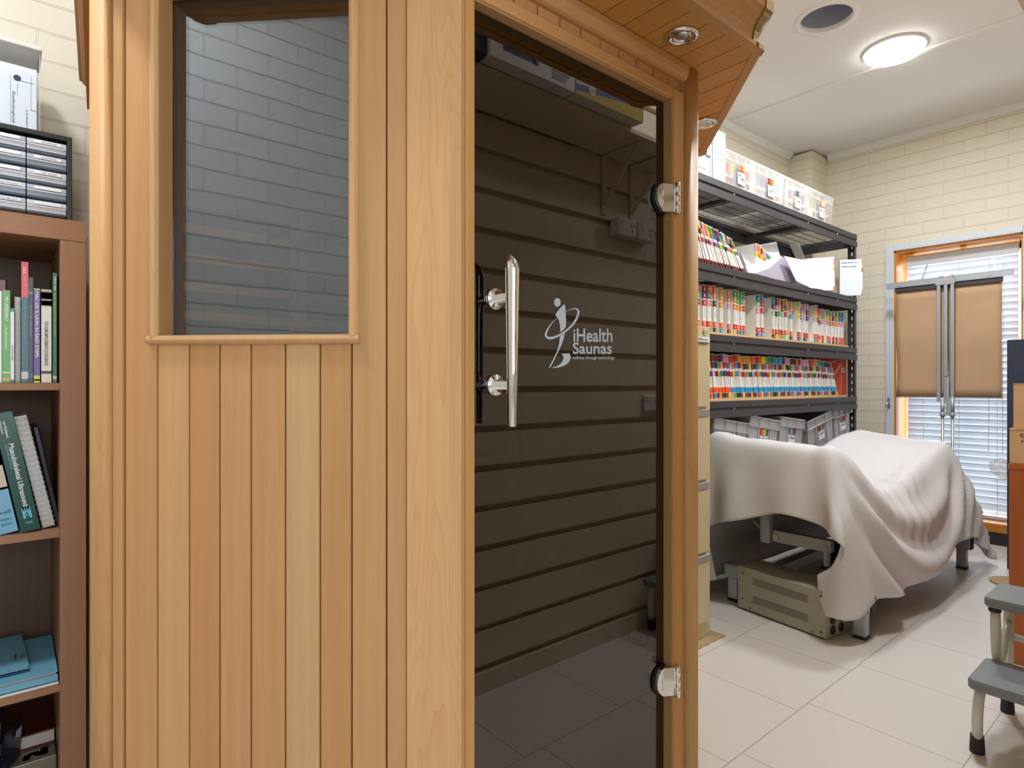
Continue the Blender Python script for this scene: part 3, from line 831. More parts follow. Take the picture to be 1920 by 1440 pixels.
# roof: soffit boards across, fascia, corner brackets, downlights
RP = [(0.567, 0.704), (1.358, 0.704), (1.820, 1.149), (1.820, 2.09), (0.176, 2.09), (0.088, 1.186)]
def yfront(x):
    if x < 0.567: return 1.186 + (x - 0.088) / (0.567 - 0.088) * (0.704 - 1.186)
    if x > 1.358: return 0.704 + (x - 1.358) / (1.82 - 1.358) * (1.149 - 0.704)
    return 0.704
b = MB()
x = 0.092; DL = [(1.162, 0.792), (1.602, 1.013)]
edges = [0.092 + 0.0672 * k for k in range(27)]
for k in range(26):
    x0, x1 = edges[k] + 0.0013, min(edges[k + 1] - 0.0013, 1.797)
    b.tone(rnd.choice([(1.0, 1.0, 0.84), (1.0, 1.04, 0.94), (0.97, 0.96, 0.78), (1.02, 1.02, 0.88)]))
    yb = 2.085 if x0 > 0.176 else 1.19 + (x0 - 0.088) / 0.088 * 0.895
    oy = lambda q: 0.012
    ya, yc = yfront(x0) + oy(x0), yfront(x1) + oy(x1)
    b.slab([(x0, ya, ZS + 0.0015), (x1, yc, ZS + 0.0015), (x1, 2.085 if x1 > 0.176 else yb, ZS + 0.0015), (x0, yb, ZS + 0.0015)], (0, 0, 0.0105))
b.build('soffit', 'cedar_y', S)
b = MB(); b.prism([(x + (0.96 - x) * 0.02, y + (1.4 - y) * 0.02) for x, y in RP], ZS + 0.0125, ZS + 0.10); b.build('roof', 'cedar_in', S)
FPROF = [(0.0, 0.0), (0.0, 0.010), (-0.004, 0.014), (-0.012, 0.017), (-0.013, 0.030), (-0.010, 0.045), (-0.003, 0.060), (0.010, 0.073), (0.012, 0.080), (0.018, 0.083), (0.020, 0.106), (-0.022, 0.106), (-0.022, 0.0)]
def outward(i):
    m = len(RP); p0, p1, p2 = [Vector((*RP[(i + k) % m], 0)) for k in (-1, 0, 1)]
    d1 = (p1 - p0).normalized(); d2 = (p2 - p1).normalized()
    n1 = Vector((d1.y, -d1.x, 0)); n2 = Vector((d2.y, -d2.x, 0)); mm = (n1 + n2); return mm / mm.dot(n1)
def fascia(name, i, mat, tone):
    j = (i + 1) % len(RP); b = MB(); b.tone(tone)
    oi, oj = outward(i), outward(j); pi_, pj = Vector((*RP[i], ZS)), Vector((*RP[j], ZS))
    b.rings([[pi_ + oi * n + UP * z for n, z in FPROF], [pj + oj * n + UP * z for n, z in FPROF]], False); return b.build(name, mat, S)
fascia('fascia', 0, 'cedar_x', (1.02, 0.94, 0.80)); fascia('fascia', 1, 'cedar_x', (0.98, 0.88, 0.74)); fascia('fascia', 2, 'cedar_y', T_MID); fascia('fascia', 4, 'cedar_y', (0.75, 0.72, 0.72)); fascia('fascia', 5, 'cedar_x', T_MID)  # left side fascia is darker: its shade is put into the tone
for i in (1, 2, 0, 5):
    o_ = outward(i); m = len(RP); p = Vector((*RP[i], ZS)); b = MB()
    dA = (Vector((*RP[i - 1], ZS)) - p).normalized(); dB = (Vector((*RP[(i + 1) % m], ZS)) - p).normalized()
    pr = [(n + 0.0022, z - 0.001) for n, z in FPROF[:11]]; pi2 = [(n + 0.0004, z) for n, z in FPROF[:11]]
    def nrm(d): q = Vector((d.y, -d.x, 0)); return q if q.dot(o_) > 0 else -q
    nA, nB = nrm(dA), nrm(dB)
    sec = lambda pp, off: [[pp(n, z) for n, z in pr], None]
    rowA = [p + dA * 0.024 + nA * n + UP * z for n, z in pr]; rowC = [p + o_ * n + UP * z for n, z in pr]; rowB = [p + dB * 0.024 + nB * n + UP * z for n, z in pr]
    b.grid([rowA, rowC, rowB], False); ob = b.build('corner_bracket', 'bronze', S)
    md = ob.modifiers.new('thickness', 'SOLIDIFY'); md.thickness = 0.0016; md.offset = 0
for x, y in DL:
    b = MB()
    b.mat(0); b.lathe((x, y, ZS), (0, 0, -1), [(0.0375, 0.0), (0.037, 0.003), (0.032, 0.005), (0.0225, 0.0035), (0.0215, 0.001), (0.0205, 0.0012), (0.019, 0.004), (0.0165, 0.003), (0.016, 0.0005)], 32, caps=(False, True))
    dl = b.build('downlight', 'chrome', S)
    b = MB(); b.lathe((x, y, ZS), (0, 0, -1), [(0.0155, 0.0008), (0.012, 0.0022), (0.004, 0.0026)], 24); b.build('bulb', 'clear_bulb' if 'clear_bulb' in M else 'steel', dl)

# inside: heater guards on the rear wall
GX = XA(544, 1.98); GW = XA(576, 1.98) - GX
b = MB(); b.tone((1.3, 1.3, 1.3))
z = 1.055
for k in range(11):
    b.box(0.25, 1.70, 1.985, 1.998, 1.520 - 0.0865 * k, 1.546 - 0.0865 * k)
for x in (0.26, GX, GX + 0.46, 1.64): b.box(x, x + GW, 1.978, 1.984, 0.62, 1.60)
b.build('heater_guard', 'cedar_x', S)
b = MB(); b.box(0.25, 1.74, 2.000, 2.044, 0.62, 1.60); b.build('heater_panel', 'rubber', S)

# ------------------------------------------------------------------ bookcase on the left
BX1, BYF, BYB = 0.154, 1.85, 2.235
r = root('bookcase', (-0.32, 2.04, 0), 'walnut brown open bookcase beside the sauna', 'bookcase')
MB().tone(T_MID).box(BX1 - 0.053, BX1, BYF, BYB, 0, 1.4245, 0.001).build('side_panel', 'shelf_wood', r)
MB().tone(T_MID).box(-0.80, -0.747, BYF, BYB, 0, 1.4245, 0.001).build('side_panel', 'shelf_wood', r)
MB().tone(T_MID).box(-0.80, BX1 + 0.0005, BYF, BYB, 1.4255, 1.4765, 0.001).build('top_panel', 'shelf_wood_x', r)
for z in (1.055, 0.693, 0.313): MB().tone(T_MID).box(-0.747, BX1 - 0.0535, BYF + 0.003, BYB - 0.01, z, z + 0.0175).build('shelf', 'shelf_wood_x', r)
MB().tone(T_MID).box(-0.747, BX1 - 0.0535, BYF, BYB - 0.01, 0.0, 0.05).build('bottom_panel', 'shelf_wood_x', r)
MB().tone((0.42, 0.47, 0.52)).box(-0.747, BX1 - 0.0535, BYB - 0.009, BYB, 0.05, 1.425).build('back_panel', 'shelf_wood', r)  # added back; its dark tone stands for the wall in shade behind
MB().tone(T_MID).box(-0.335, -0.319, BYF + 0.004, BYB - 0.01, 0.05, 1.425).build('divider', 'shelf_wood', r)

WHITE = srgb(238, 238, 236)
def book(name, x0, x1, z0, h, label, cols, yf=1.875, lean=0.0, depth=0.16, titles=(), pages=srgb(226, 220, 206), group='books on the top bookcase shelf', kind='book'):
    """upright book: cols = [(z fraction from, to, colour)] on the spine; titles = [(text, zfrac top, zfrac bottom, colour, xfrac0, xfrac1)]"""
    w = x1 - x0; ca, sa = math.cos(lean), math.sin(lean)
    ex, ey, ez = Vector((ca, 0, sa)), Vector((0, 1, 0)), Vector((-sa, 0, ca))
    if lean < 0: o = Vector((x0, yf, z0)) - ex * 0 + Vector((0, 0, w * -sa))
    else: o = Vector((x0, yf, z0))
    r = root(name, (o.x + w / 2, yf + depth / 2, z0), label, kind, group)
    b = MB(); b.tone(cols[0][2])
    b.obox(o, ex, ey, ez, (0, w), (0, 0.003), (0, h)); b.obox(o, ex, ey, ez, (0, 0.0022), (0.003, depth), (0, h)); b.obox(o, ex, ey, ez, (w - 0.0022, w), (0.003, depth), (0, h))
    for a, c, col in cols[1:]:
        b.tone(col); q = lambda s, t: o + ex * s - ey * 0.0004 + ez * t
        b.face([q(0, a * h), q(w, a * h), q(w, c * h), q(0, c * h)])
    b.build('cover', 'gloss', r)
    b = MB(); b.tone(pages); b.obox(o, ex, ey, ez, (0.0026, w - 0.0026), (0.0035, depth - 0.004), (0.003, h - 0.003)); b.build('pages', 'paint', r)
    if titles:
        b = MB()
        for s, t0, t1, col, a0, a1 in titles:
            b.tone(col); b.text(s, o - ey * 0.0009 + ez * (h * t0) + ex * (w * a0), -ez, ex, h * (t0 - t1), w * (a1 - a0), 0.02)
        b.build('title', 'paint', r)
    return r
def xb(u): return XA(u, 1.875)
Z1S = 1.0735
GRN = srgb(84, 160, 60)
book('book', -0.035, xb(3), Z1S, 0.218, 'tall plain white book left of the lime green book', [(0, 1, WHITE)])
b = MB(); b.tone(srgb(92, 20, 26)); b.box(-0.03, xb(13), 1.90, 2.06, Z1S + 0.2205, Z1S + 0.25, 0.003)
solid(b.build('book', 'gloss'), 'maroon book lying flat on top of the plain white book', 'book', 'books on the top bookcase shelf')
book('book', xb(4), xb(19), Z1S, 0.220, 'lime green book with white script lettering on its spine', [(0, 1, GRN), (0.10, 0.115, srgb(200, 230, 180)), (0.02, 0.05, srgb(220, 150, 40))],
     titles=[('PET-FRIENDLY', 0.93, 0.66, srgb(235, 245, 225), 0.35, 0.75), ('Accommodation', 0.60, 0.36, srgb(235, 245, 225), 0.38, 0.66)])
book('book', xb(19.6), xb(26.5), Z1S, 0.178, 'thin white book with teal spine ends', [(0, 1, srgb(222, 226, 228)), (0, 0.04, srgb(40, 110, 120)), (0.955, 1, srgb(40, 110, 120))], titles=[('DOGCARE', 0.5, 0.3, srgb(70, 110, 130), 0.3, 0.75)])
def spiral(x0, x1, z0, h, lean, yf, label, group, n, coilr, depth=0.19, dx=0):
    w = x1 - x0; ca, sa = math.cos(lean), math.sin(lean); ex, ey, ez = Vector((ca, 0, sa)), Vector((0, 1, 0)), Vector((-sa, 0, ca)); o = Vector((x0, yf, z0))
    r = root('spiral_notebook', (x0 + w / 2, yf + depth / 2, z0), label, 'notebook', group)
    b = MB(); b.tone(srgb(222, 224, 226)); b.obox(o, ex, ey, ez, (0.001, w - 0.001), (0.006, depth), (0, h)); b.build('pages', 'paint', r)
    b = MB()
    for k in range(n):
        zz = h * (k + 0.7) / (n + 0.4)
        for dz in (0, 0.0032): b.tube([o + ex * (w * (0.5 - 0.5 * math.cos(a))) * 1.06 - ex * (0.03 * w) - ey * (coilr * math.sin(a)) + ey * 0.006 + ez * (zz + dz) for a in [PI * q / 8 for q in range(9)]], 0.0009, 5)
    b.build('wire_binding', 'white_trim', r)
    return r
spiral(xb(27.5), xb(39.2), Z1S, 0.207, 0, 1.88, 'white spiral bound notebook on the upper bookcase shelf', 'notebooks', 30, 0.006)
TEAL = srgb(16, 88, 96)
book('book', xb(40), xb(53), Z1S, 0.292, 'tall book with red upper and dark teal lower spine', [(0, 1, TEAL), (0.705, 1, srgb(212, 62, 72)), (0.03, 0.09, srgb(200, 190, 190))],
     titles=[('B.E.X.', 0.955, 0.90, WHITE, 0.28, 0.66), ('Walk City', 0.88, 0.80, srgb(240, 190, 190), 0.34, 0.62), ('How to bottle off Trent Ville place around the house', 0.69, 0.36, srgb(120, 190, 200), 0.40, 0.60)])
book('book', xb(53.6), xb(62.4), Z1S, 0.258, 'dark grey book with white capitals, behind the purple one', [(0, 1, srgb(56, 64, 76)), (0.84, 0.86, srgb(170, 180, 190)), (0.05, 0.08, srgb(50, 130, 210))], yf=1.89,
     titles=[('KAYAK FISHING', 0.73, 0.44, srgb(210, 218, 226), 0.25, 0.68), ('Trout', 0.43, 0.35, srgb(220, 120, 150), 0.3, 0.7)])
book('book', xb(63.5), xb(75), Z1S, 0.230, 'purple book with bold white capitals and yellow foot', [(0, 1, srgb(96, 60, 150)), (0, 0.075, srgb(210, 210, 50)), (0.985, 1, srgb(150, 190, 60)), (0.02, 0.035, srgb(40, 40, 30))],
     titles=[('MAC OS X LION IN EASY STEPS', 0.97, 0.27, WHITE, 0.22, 0.78)])
book('book', xb(77.5), xb(96.5), Z1S, 0.229, 'thick cream book with a photo at the top of its spine', [(0, 1, srgb(226, 222, 212)), (0.82, 0.99, srgb(150, 130, 104)), (0.90, 0.97, srgb(98, 90, 70)), (0.83, 0.88, srgb(60, 48, 40)), (0.095, 0.125, srgb(40, 40, 44))],
     titles=[('THE HOME IMPROVEMENTS SOURCEBOOK', 0.66, 0.18, srgb(110, 96, 110), 0.30, 0.66)])
book('book', xb(99), xb(106.5), Z1S, 0.272, 'tall dark green book against the bookcase side', [(0, 1, srgb(30, 112, 60)), (0.03, 0.06, srgb(210, 200, 120))], titles=[('TIGGY MAS', 0.97, 0.84, WHITE, 0.3, 0.8), ('Planting of large sizes of shapes and colours', 0.82, 0.42, srgb(190, 210, 90), 0.3, 0.7)])

Z2S = 0.7115
lean2 = math.radians(10.5)
g2 = 'leaning books on the middle bookcase shelf'
BLU = srgb(120, 180, 214)
b_ = book('book', xb(0) - 0.004, xb(35), Z2S, 0.262, 'leaning thick pale blue book with a sketch on its spine', [(0, 1, BLU), (0.40, 0.72, srgb(206, 196, 176)), (0.62, 0.72, srgb(190, 210, 226)), (0.40, 0.42, srgb(90, 100, 120)), (0.72, 0.735, srgb(60, 80, 110))], lean=lean2, yf=1.872,
     titles=(), group=g2)
ox = Vector((xb(0) - 0.004, 1.872, Z2S)); ex2 = Vector((math.cos(lean2), 0, math.sin(lean2))); ez2 = Vector((-math.sin(lean2), 0, math.cos(lean2))); w2 = xb(35) - xb(0) + 0.004
b = MB(); b.tone(srgb(60, 80, 100)); b.text('Snell', ox + ex2 * w2 * 0.16 - Vector((0, 0.001, 0)) + ez2 * 0.047, ex2, ez2, w2 * 0.7, 0.009, 0.01)
b.text('Little,', ox + ex2 * w2 * 0.3 - Vector((0, 0.001, 0)) + ez2 * 0.030, ex2, ez2, w2 * 0.5, 0.007, 0.01); b.text('Brown', ox + ex2 * w2 * 0.3 - Vector((0, 0.001, 0)) + ez2 * 0.019, ex2, ez2, w2 * 0.5, 0.006, 0.01)
b.build('title', 'paint', b_)
DG = srgb(20, 74, 66)
gx0, gx1 = xb(39.5), xb(76)
b_ = book('book', gx0, gx1, Z2S, 0.292, 'leaning thick dark green textbook with white condensed title', [(0, 1, DG)], lean=lean2, yf=1.868, group=g2,
     titles=[('van Holsbeeck', 0.93, 0.79, srgb(220, 230, 228), 0.42, 0.56), ('Introcaso', 0.93, 0.83, srgb(220, 230, 228), 0.24, 0.36), ('Musculoskeletal Ultrasound', 0.74, 0.21, srgb(232, 238, 236), 0.42, 0.70), ('SECOND EDITION', 0.74, 0.54, srgb(90, 180, 190), 0.26, 0.35), ('Mosby', 0.05, 0.049, srgb(110, 200, 230), 0.3, 0.31)])
ox = Vector((gx0, 1.868, Z2S)); w2 = gx1 - gx0
b = MB(); b.tone(srgb(110, 195, 225)); E2 = lambda s, t: ox + ex2 * (w2 * s) - Vector((0, 0.001, 0)) + ez2 * t
for pg in ([(0.30, 0.032), (0.42, 0.032), (0.42, 0.062), (0.30, 0.062)], [(0.62, 0.032), (0.74, 0.032), (0.74, 0.062), (0.62, 0.062)], [(0.30, 0.062), (0.40, 0.062), (0.56, 0.044), (0.50, 0.036)], [(0.74, 0.062), (0.64, 0.062), (0.48, 0.044), (0.54, 0.036)]): b.face([E2(*q) for q in pg])
b.text('Mosby', E2(0.34, 0.017), ex2, ez2, w2 * 0.36, 0.008, 0.02); b.build('publisher_mark', 'paint', b_)
spiral(xb(80), xb(105), Z2S + 0.0015, 0.282, lean2 * 1.08, 1.885, 'leaning thick spiral bound notebook on the middle bookcase shelf', 'notebooks', 22, 0.012)
b = MB(); b.tone(srgb(20, 20, 22)); o = Vector((xb(106), 1.91, Z2S)); b.obox(o, ex2, (0, 1, 0), ez2, (0.001, 0.012), (0, 0.2), (0, 0.255), 0.002)
o = solid(b.build('binder', 'gloss'), 'black binder leaning behind the spiral notebook', 'binder', g2)

# blue folders on the third shelf
Z3S = 0.3315
b = MB(); b.tone(srgb(232, 234, 238)); b.box(-0.24, 0.0985, 1.856, 2.14, Z3S, Z3S + 0.004)
solid(b.build('paper_sheet', 'paint'), 'white paper lying under the blue folders', 'paper')
def folder(x0, x1, y0, y1, z0, t, label, skew=0.0):
    r = root('document_folder', ((x0 + x1) / 2, (y0 + y1) / 2, z0), label, 'folder', 'blue folders on the bookcase shelf')
    c = srgb(112, 176, 204)
    b = MB(); b.tone(c)
    b.slab([(x0, y0, z0), (x1, y0, z0), (x1 + skew, y1, z0), (x0 + skew, y1, z0)], (0, 0, 0.0018))
    b.slab([(x0, y0 + 0.004, z0 + t), (x1, y0 + 0.004, z0 + t), (x1 + skew, y1, z0 + t * 1.3), (x0 + skew, y1, z0 + t * 1.3)], (0, 0, 0.0018))
    b.box(x0, x1, y0, y0 + 0.002, z0, z0 + t * 0.8); b.build('cover', 'paint', r)
    b = MB(); b.tone(srgb(206, 204, 198)); b.slab([(x0 + 0.01, y0 + 0.008, z0 + 0.003), (x1 - 0.003, y0 + 0.008, z0 + 0.003), (x1 - 0.003 + skew, y1 - 0.01, z0 + 0.003), (x0 + 0.01 + skew, y1 - 0.01, z0 + 0.003)], (0, 0, t - 0.004)); b.build('papers', 'paint', r)
    return r
folder(-0.22, 0.0975, 1.862, 2.13, Z3S + 0.0045, 0.022, 'light blue folder stuffed with papers at the bottom of its pile')
f = folder(-0.235, 0.043, 1.90, 2.15, Z3S + 0.037, 0.006, 'light blue folder with written tab on top of the pile', -0.01)
b = MB(); b.tone(srgb(50, 60, 80)); zz = Z3S + 0.037 + 0.0105
b.text('Report', (0.012, 2.00, zz), (0, -1, 0), (1, 0, 0), 0.05, 0.010, 0.01); b.text('FULL', (0.027, 1.99, zz), (0, -1, 0), (1, 0, 0), 0.03, 0.008, 0.01)
b.build('writing', 'paint', f)

# bottom compartment
book('book', -0.05, -0.02, 0.0505, 0.205, 'navy blue book with pale lettering standing on the bottom shelf', [(0, 1, srgb(24, 32, 56))], yf=1.90, lean=-0.05, titles=[('Handbook', 0.9, 0.5, srgb(180, 190, 210), 0.3, 0.7)], group='books on the bottom bookcase shelf')
b = MB(); b.tone(srgb(24, 32, 56)); b.slab([(-0.016, 1.90, 0.0505), (0.020, 1.98, 0.0505), (0.034, 1.98, 0.225), (-0.002, 1.90, 0.225)], (-0.004, 0.006, 0)); b.tone(srgb(190, 200, 220))
for k in range(3): b.slab([(0.018 + 0.003 * k, 1.944 + 0.007 * k, 0.19 - 0.004 * k), (0.0225 + 0.003 * k, 1.954 + 0.007 * k, 0.19 - 0.004 * k), (0.0235 + 0.003 * k, 1.954 + 0.007 * k, 0.206), (0.019 + 0.003 * k, 1.944 + 0.007 * k, 0.206)], (0.0006, -0.0008, 0))
solid(b.build('brochure', 'gloss'), 'dark navy brochure leaning at the bottom of the bookcase', 'brochure')
r = root('book', (0.03, 2.08, 0.05), 'maroon hardback lying at the back of the bottom shelf', 'book', 'books on the bottom bookcase shelf')
MB().tone(srgb(96, 24, 30)).box(-0.12, 0.099, 1.995, 2.20, 0.160, 0.164).box(-0.12, 0.099, 1.995, 2.20, 0.125, 0.129).box(-0.12, 0.099, 2.196, 2.20, 0.129, 0.16).build('cover', 'gloss', r)
MB().tone(srgb(220, 208, 200)).box(-0.118, 0.097, 1.999, 2.194, 0.1295, 0.1595).build('pages', 'paint', r)
b = MB(); b.tone(srgb(128, 118, 104)); b.box(-0.12, 0.099, 1.93, 2.21, 0.0505, 0.124, 0.003)
for k in range(14): b.tone(rnd.choice([srgb(60, 56, 60), srgb(170, 156, 130), srgb(100, 84, 80)])); x = 0.02 + rnd.random() * 0.06; y = 1.935 + rnd.random() * 0.04; b.box(x, x + 0.016, y, y + 0.02, 0.124, 0.1246)
solid(b.build('magazine_stack', 'gloss'), 'magazines with a mottled cover under the maroon hardback', 'magazines')

# CD rack and leaflet holder on top of the bookcase
ZT_ = 1.477
rx0, rx1, ry0, ry1, rz0, rz1 = -0.19, 0.127, 1.872, 2.02, ZT_, 1.690
r = root('disc_rack', (-0.03, 1.94, ZT_), 'black plastic disc rack on top of the bookcase', 'rack')
b = MB(); b.box(rx1 - 0.011, rx1, ry0, ry1, rz0, rz1, 0.002); b.build('side_panel', 'black_plastic', r)
b = MB(); b.box(rx0, rx0 + 0.011, ry0, ry1, rz0, rz1, 0.002); b.build('side_panel', 'black_plastic', r)
b = MB(); b.box(rx0 + 0.0105, rx1 - 0.0105, ry0, ry1, rz1 - 0.012, rz1, 0.002); b.build('top_panel', 'black_plastic', r)
b = MB(); b.box(rx0 + 0.011, rx1 - 0.011, ry1 - 0.004, ry1, rz0, rz1 - 0.012); b.build('back_panel', 'black_plastic', r)
texts = ['ULTRA SONIC FOOTAGE', 'AGLAETA', 'VP GAS', 'MATRON', 'EXTRA MOUNT']
xm = 0.037
for k in range(5):
    zt2 = rz1 - 0.020 - k * 0.0375
    for side_ in (0, 1):
        x0, x1 = (rx0 + 0.0115, xm - 0.001) if side_ == 0 else (xm + 0.001, rx1 - 0.0115)
        nm = ['top', 'second', 'third', 'fourth', 'bottom'][k]
        rr_ = root('disc_case', ((x0 + x1) / 2, 1.94, zt2 - 0.012), ('left' if side_ == 0 else 'right') + ' disc case in the ' + nm + ' row of the black rack', 'disc case', 'disc cases in the black rack')
        b = MB(); b.tone(srgb(206, 218, 232) if (k + side_) % 2 else srgb(180, 192, 206)); b.box(x0, x1, ry0 + 0.006, ry1 - 0.006, zt2 - 0.0105, zt2, 0.001); b.build('case', 'gloss', rr_)
        b = MB(); b.tone(srgb(244, 248, 252)); a = 0.002 if side_ == 0 else 0.014
        b.box(x0 + a, x1 - 0.010, ry0 + 0.0045, ry0 + 0.006, zt2 - 0.009, zt2 - 0.002); b.tone(srgb(90, 100, 116)); 
        if (side_ == 1 and k in (0, 1, 2)) or (side_ == 0 and k in (3, 4)):
            if side_: b.text(texts[k], (x0 + 0.028, ry0 + 0.0042, zt2 - 0.0075), (1, 0, 0), (0, 0, 1), 0.03, 0.0035, 0.01)
            else: b.text(texts[k], (xm - 0.055, ry0 + 0.0042, zt2 - 0.0075), (1, 0, 0), (0, 0, 1), 0.04, 0.0035, 0.01)
        b.build('spine_label', 'paint', rr_)
        rr_ = root('disc_case', ((x0 + x1) / 2, 1.94, zt2 - 0.026), ('left' if side_ == 0 else 'right') + ' clear disc case just under the ' + nm + ' row of the black rack', 'disc case', 'disc cases in the black rack')
        b = MB(); b.tone(srgb(150, 164, 182) if k % 2 else srgb(214, 218, 228)); b.box(x0, x1, ry0 + 0.01, ry1 - 0.006, zt2 - 0.030, zt2 - 0.0118, 0.001); b.tone(srgb(232, 240, 250)); b.box(x0, x1, ry0 + 0.006, ry0 + 0.0098, zt2 - 0.0142, zt2 - 0.0118); b.tone(srgb(70, 80, 96)); b.box(x0, x1, ry0 + 0.0085, ry0 + 0.0098, zt2 - 0.030, zt2 - 0.0255)
        b.build('case', 'gloss', rr_)
r = root('leaflet_holder', (-0.03, 2.12, ZT_), 'clear acrylic leaflet holder standing behind the disc rack', 'leaflet holder')
hx0, hx1, hy0, hy1, hz1 = -0.16, 0.070, 2.055, 2.20, 1.962
b = MB(); b.box(hx1 - 0.003, hx1, hy0, hy1, ZT_, hz1); b.box(hx0, hx0 + 0.003, hy0, hy1, ZT_, hz1); b.box(hx0 + 0.003, hx1 - 0.003, hy1 - 0.003, hy1, ZT_, hz1); b.box(hx0 + 0.003, hx1 - 0.003, hy0, hy1 - 0.003, ZT_, ZT_ + 0.003); b.build('tray_walls', 'acrylic', r)
b = MB(); b.box(hx0 - 0.004, hx1 + 0.004, hy0 - 0.006, hy1, hz1, hz1 + 0.012, 0.003); b.build('rim', 'white_trim', r)
b = MB(); b.tone(srgb(232, 236, 242)); b.box(hx0 + 0.006, hx1 - 0.007, hy0 + 0.012, hy1 - 0.03, ZT_ + 0.0035, 1.915)
solid(b.build('form_pad', 'paint'), 'thick stack of white printed forms inside the leaflet holder', 'papers')
b = MB(); y = hy0 + 0.0035
b.tone(srgb(226, 236, 248)); b.box(hx0 + 0.008, hx1 - 0.008, y, y + 0.004, ZT_ + 0.0035, 1.900)
y -= 0.0006
b.tone(srgb(40, 56, 84)); b.lathe((0.022, y, 1.878), (0, -1, 0), [(0.008, 0), (0.0078, 0.0003)], 20, False)
b.tone(srgb(130, 150, 180))
for (xa, za, xb2, zb2) in ((0.008, 1.60, 0.0088, 1.88), (0.024, 1.872, 0.058, 1.8735), (0.050, 1.80, 0.0508, 1.89), (0.050, 1.80, 0.060, 1.802)): b.box(xa, xb2, y, y + 0.0004, za, zb2)
b.tone(srgb(90, 110, 146)); b.text('Radiological Request for', (0.010, y, 1.84), (0, 0, -1), (1, 0, 0), 0.17, 0.008, 0.01); b.text('University Teaching Hospital', (-0.006, y, 1.74), (0, 0, -1), (1, 0, 0), 0.16, 0.004, 0.01)
b.text('CLINICAL DETAILS', (0.040, y, 1.80), (0, 0, -1), (1, 0, 0), 0.13, 0.004, 0.01)
b.text('Request of', (0.021, y, 1.862), (0, 0, -1), (1, 0, 0), 0.03, 0.003)
solid(b.build('printed_form', 'paint'), 'printed form with round blue crest at the front of the leaflet holder', 'form')
for k in range(2):
    b = MB(); b.tone(srgb(60, 62, 100) if k == 0 else srgb(214, 218, 236)); b.box(hx0 + 0.01, 0.012 + 0.012 * (1 - k), hy0 + 0.03, hy1 - 0.01, hz1 + 0.0125 + 0.006 * k, hz1 + 0.018 + 0.006 * k, 0.001)
    solid(b.build('booklet', 'paint'), ['dark blue booklet lying on the leaflet holder rim', 'white booklet lying on top of the dark blue booklet'][k], 'booklet')

# ------------------------------------------------------------------ filing cabinet
FX0, FX1, FY0, FY1 = 1.836, 2.296, 1.42, 2.035
r = root('filing_cabinet', (2.066, 1.73, 0), 'cream four drawer filing cabinet beside the sauna', 'filing cabinet')
MB().box(FX0, FX1, FY0 + 0.004, FY1, 0.004, 1.312, 0.003).build('body', 'cream_metal', r)
dz = [1.273, 0.968, 0.664, 0.36, 0.066]
for k in range(4):
    d = MB().box(FX0 + 0.03, FX1 - 0.03, FY0 - 0.008, FY0 + 0.003, dz[k + 1] + 0.006, dz[k] - 0.036, 0.003).build('drawer', 'cream_metal', r)
    b = MB(); b.slab([(FX0 + 0.03, FY0 + 0.003, dz[k] - 0.004), (FX0 + 0.03, FY0 - 0.014, dz[k] - 0.006), (FX0 + 0.03, FY0 - 0.010, dz[k] - 0.034), (FX0 + 0.03, FY0 + 0.003, dz[k] - 0.034)], (FX1 - FX0 - 0.06, 0, 0)); b.build('drawer_pull', 'grey_metal', d)
    if k == 0:
        b = MB(); b.tone(srgb(236, 236, 236)); b.box(FX1 - 0.16, FX1 - 0.034, FY0 - 0.0155, FY0 - 0.0142, dz[0] - 0.028, dz[0] - 0.006); b.tone(srgb(60, 60, 64)); b.box(FX1 - 0.14, FX1 - 0.05, FY0 - 0.016, FY0 - 0.0155, dz[0] - 0.021, dz[0] - 0.018); b.box(FX1 - 0.15, FX1 - 0.09, FY0 - 0.016, FY0 - 0.0155, dz[0] - 0.014, dz[0] - 0.012); b.build('drawer_label', 'paint', d)
b = MB(); b.lathe((FX1 - 0.045, FY0 + 0.004, 1.292), (0, -1, 0), [(0.010, 0), (0.010, 0.01), (0.007, 0.012), (0.006, 0.0125)], 20); b.build('lock', 'chrome', r)
def magnet(u, v, w, h, col, label):
    p = P(u, v, FY0 - 0.0095); b = MB(); b.tone(col); b.box(p.x - w, p.x + w, FY0 - 0.0115, FY0 - 0.0085, p.z - h, p.z + h, 0.001)
    b.tone(srgb(40, 110, 120)); 
    for k in range(3): b.lathe((p.x - w * 0.3 + 0.3 * w * k, FY0 - 0.0116, p.z - h * 0.5 + h * 0.5 * k), (0, -1, 0), [(w * 0.45, 0), (w * 0.4, 0.0006)], 12, False)
    solid(b.build('fridge_magnet', 'paint'), label, 'magnet', 'magnets on the filing cabinet')
magnet(1306, 683, 0.012, 0.022, srgb(126, 190, 200), 'turquoise magnet on the top drawer of the filing cabinet')
magnet(1306, 725, 0.010, 0.016, srgb(216, 190, 220), 'pale lilac magnet below the turquoise one')
b = MB()
pts = []
for k in range(22): pts.append((1.80 + 0.53 * k / 21, 1.372 + 0.008 * rnd.random()))
pts += [(2.335 + 0.006 * rnd.random(), 1.38 + 0.05 * k) for k in range(4)] + [(1.80, 1.53)]
b.prism(pts, 0.0, 0.0038); solid(b.build('carpet_offcut', 'carpet'), 'frayed tan carpet offcut under the filing cabinet', 'carpet')

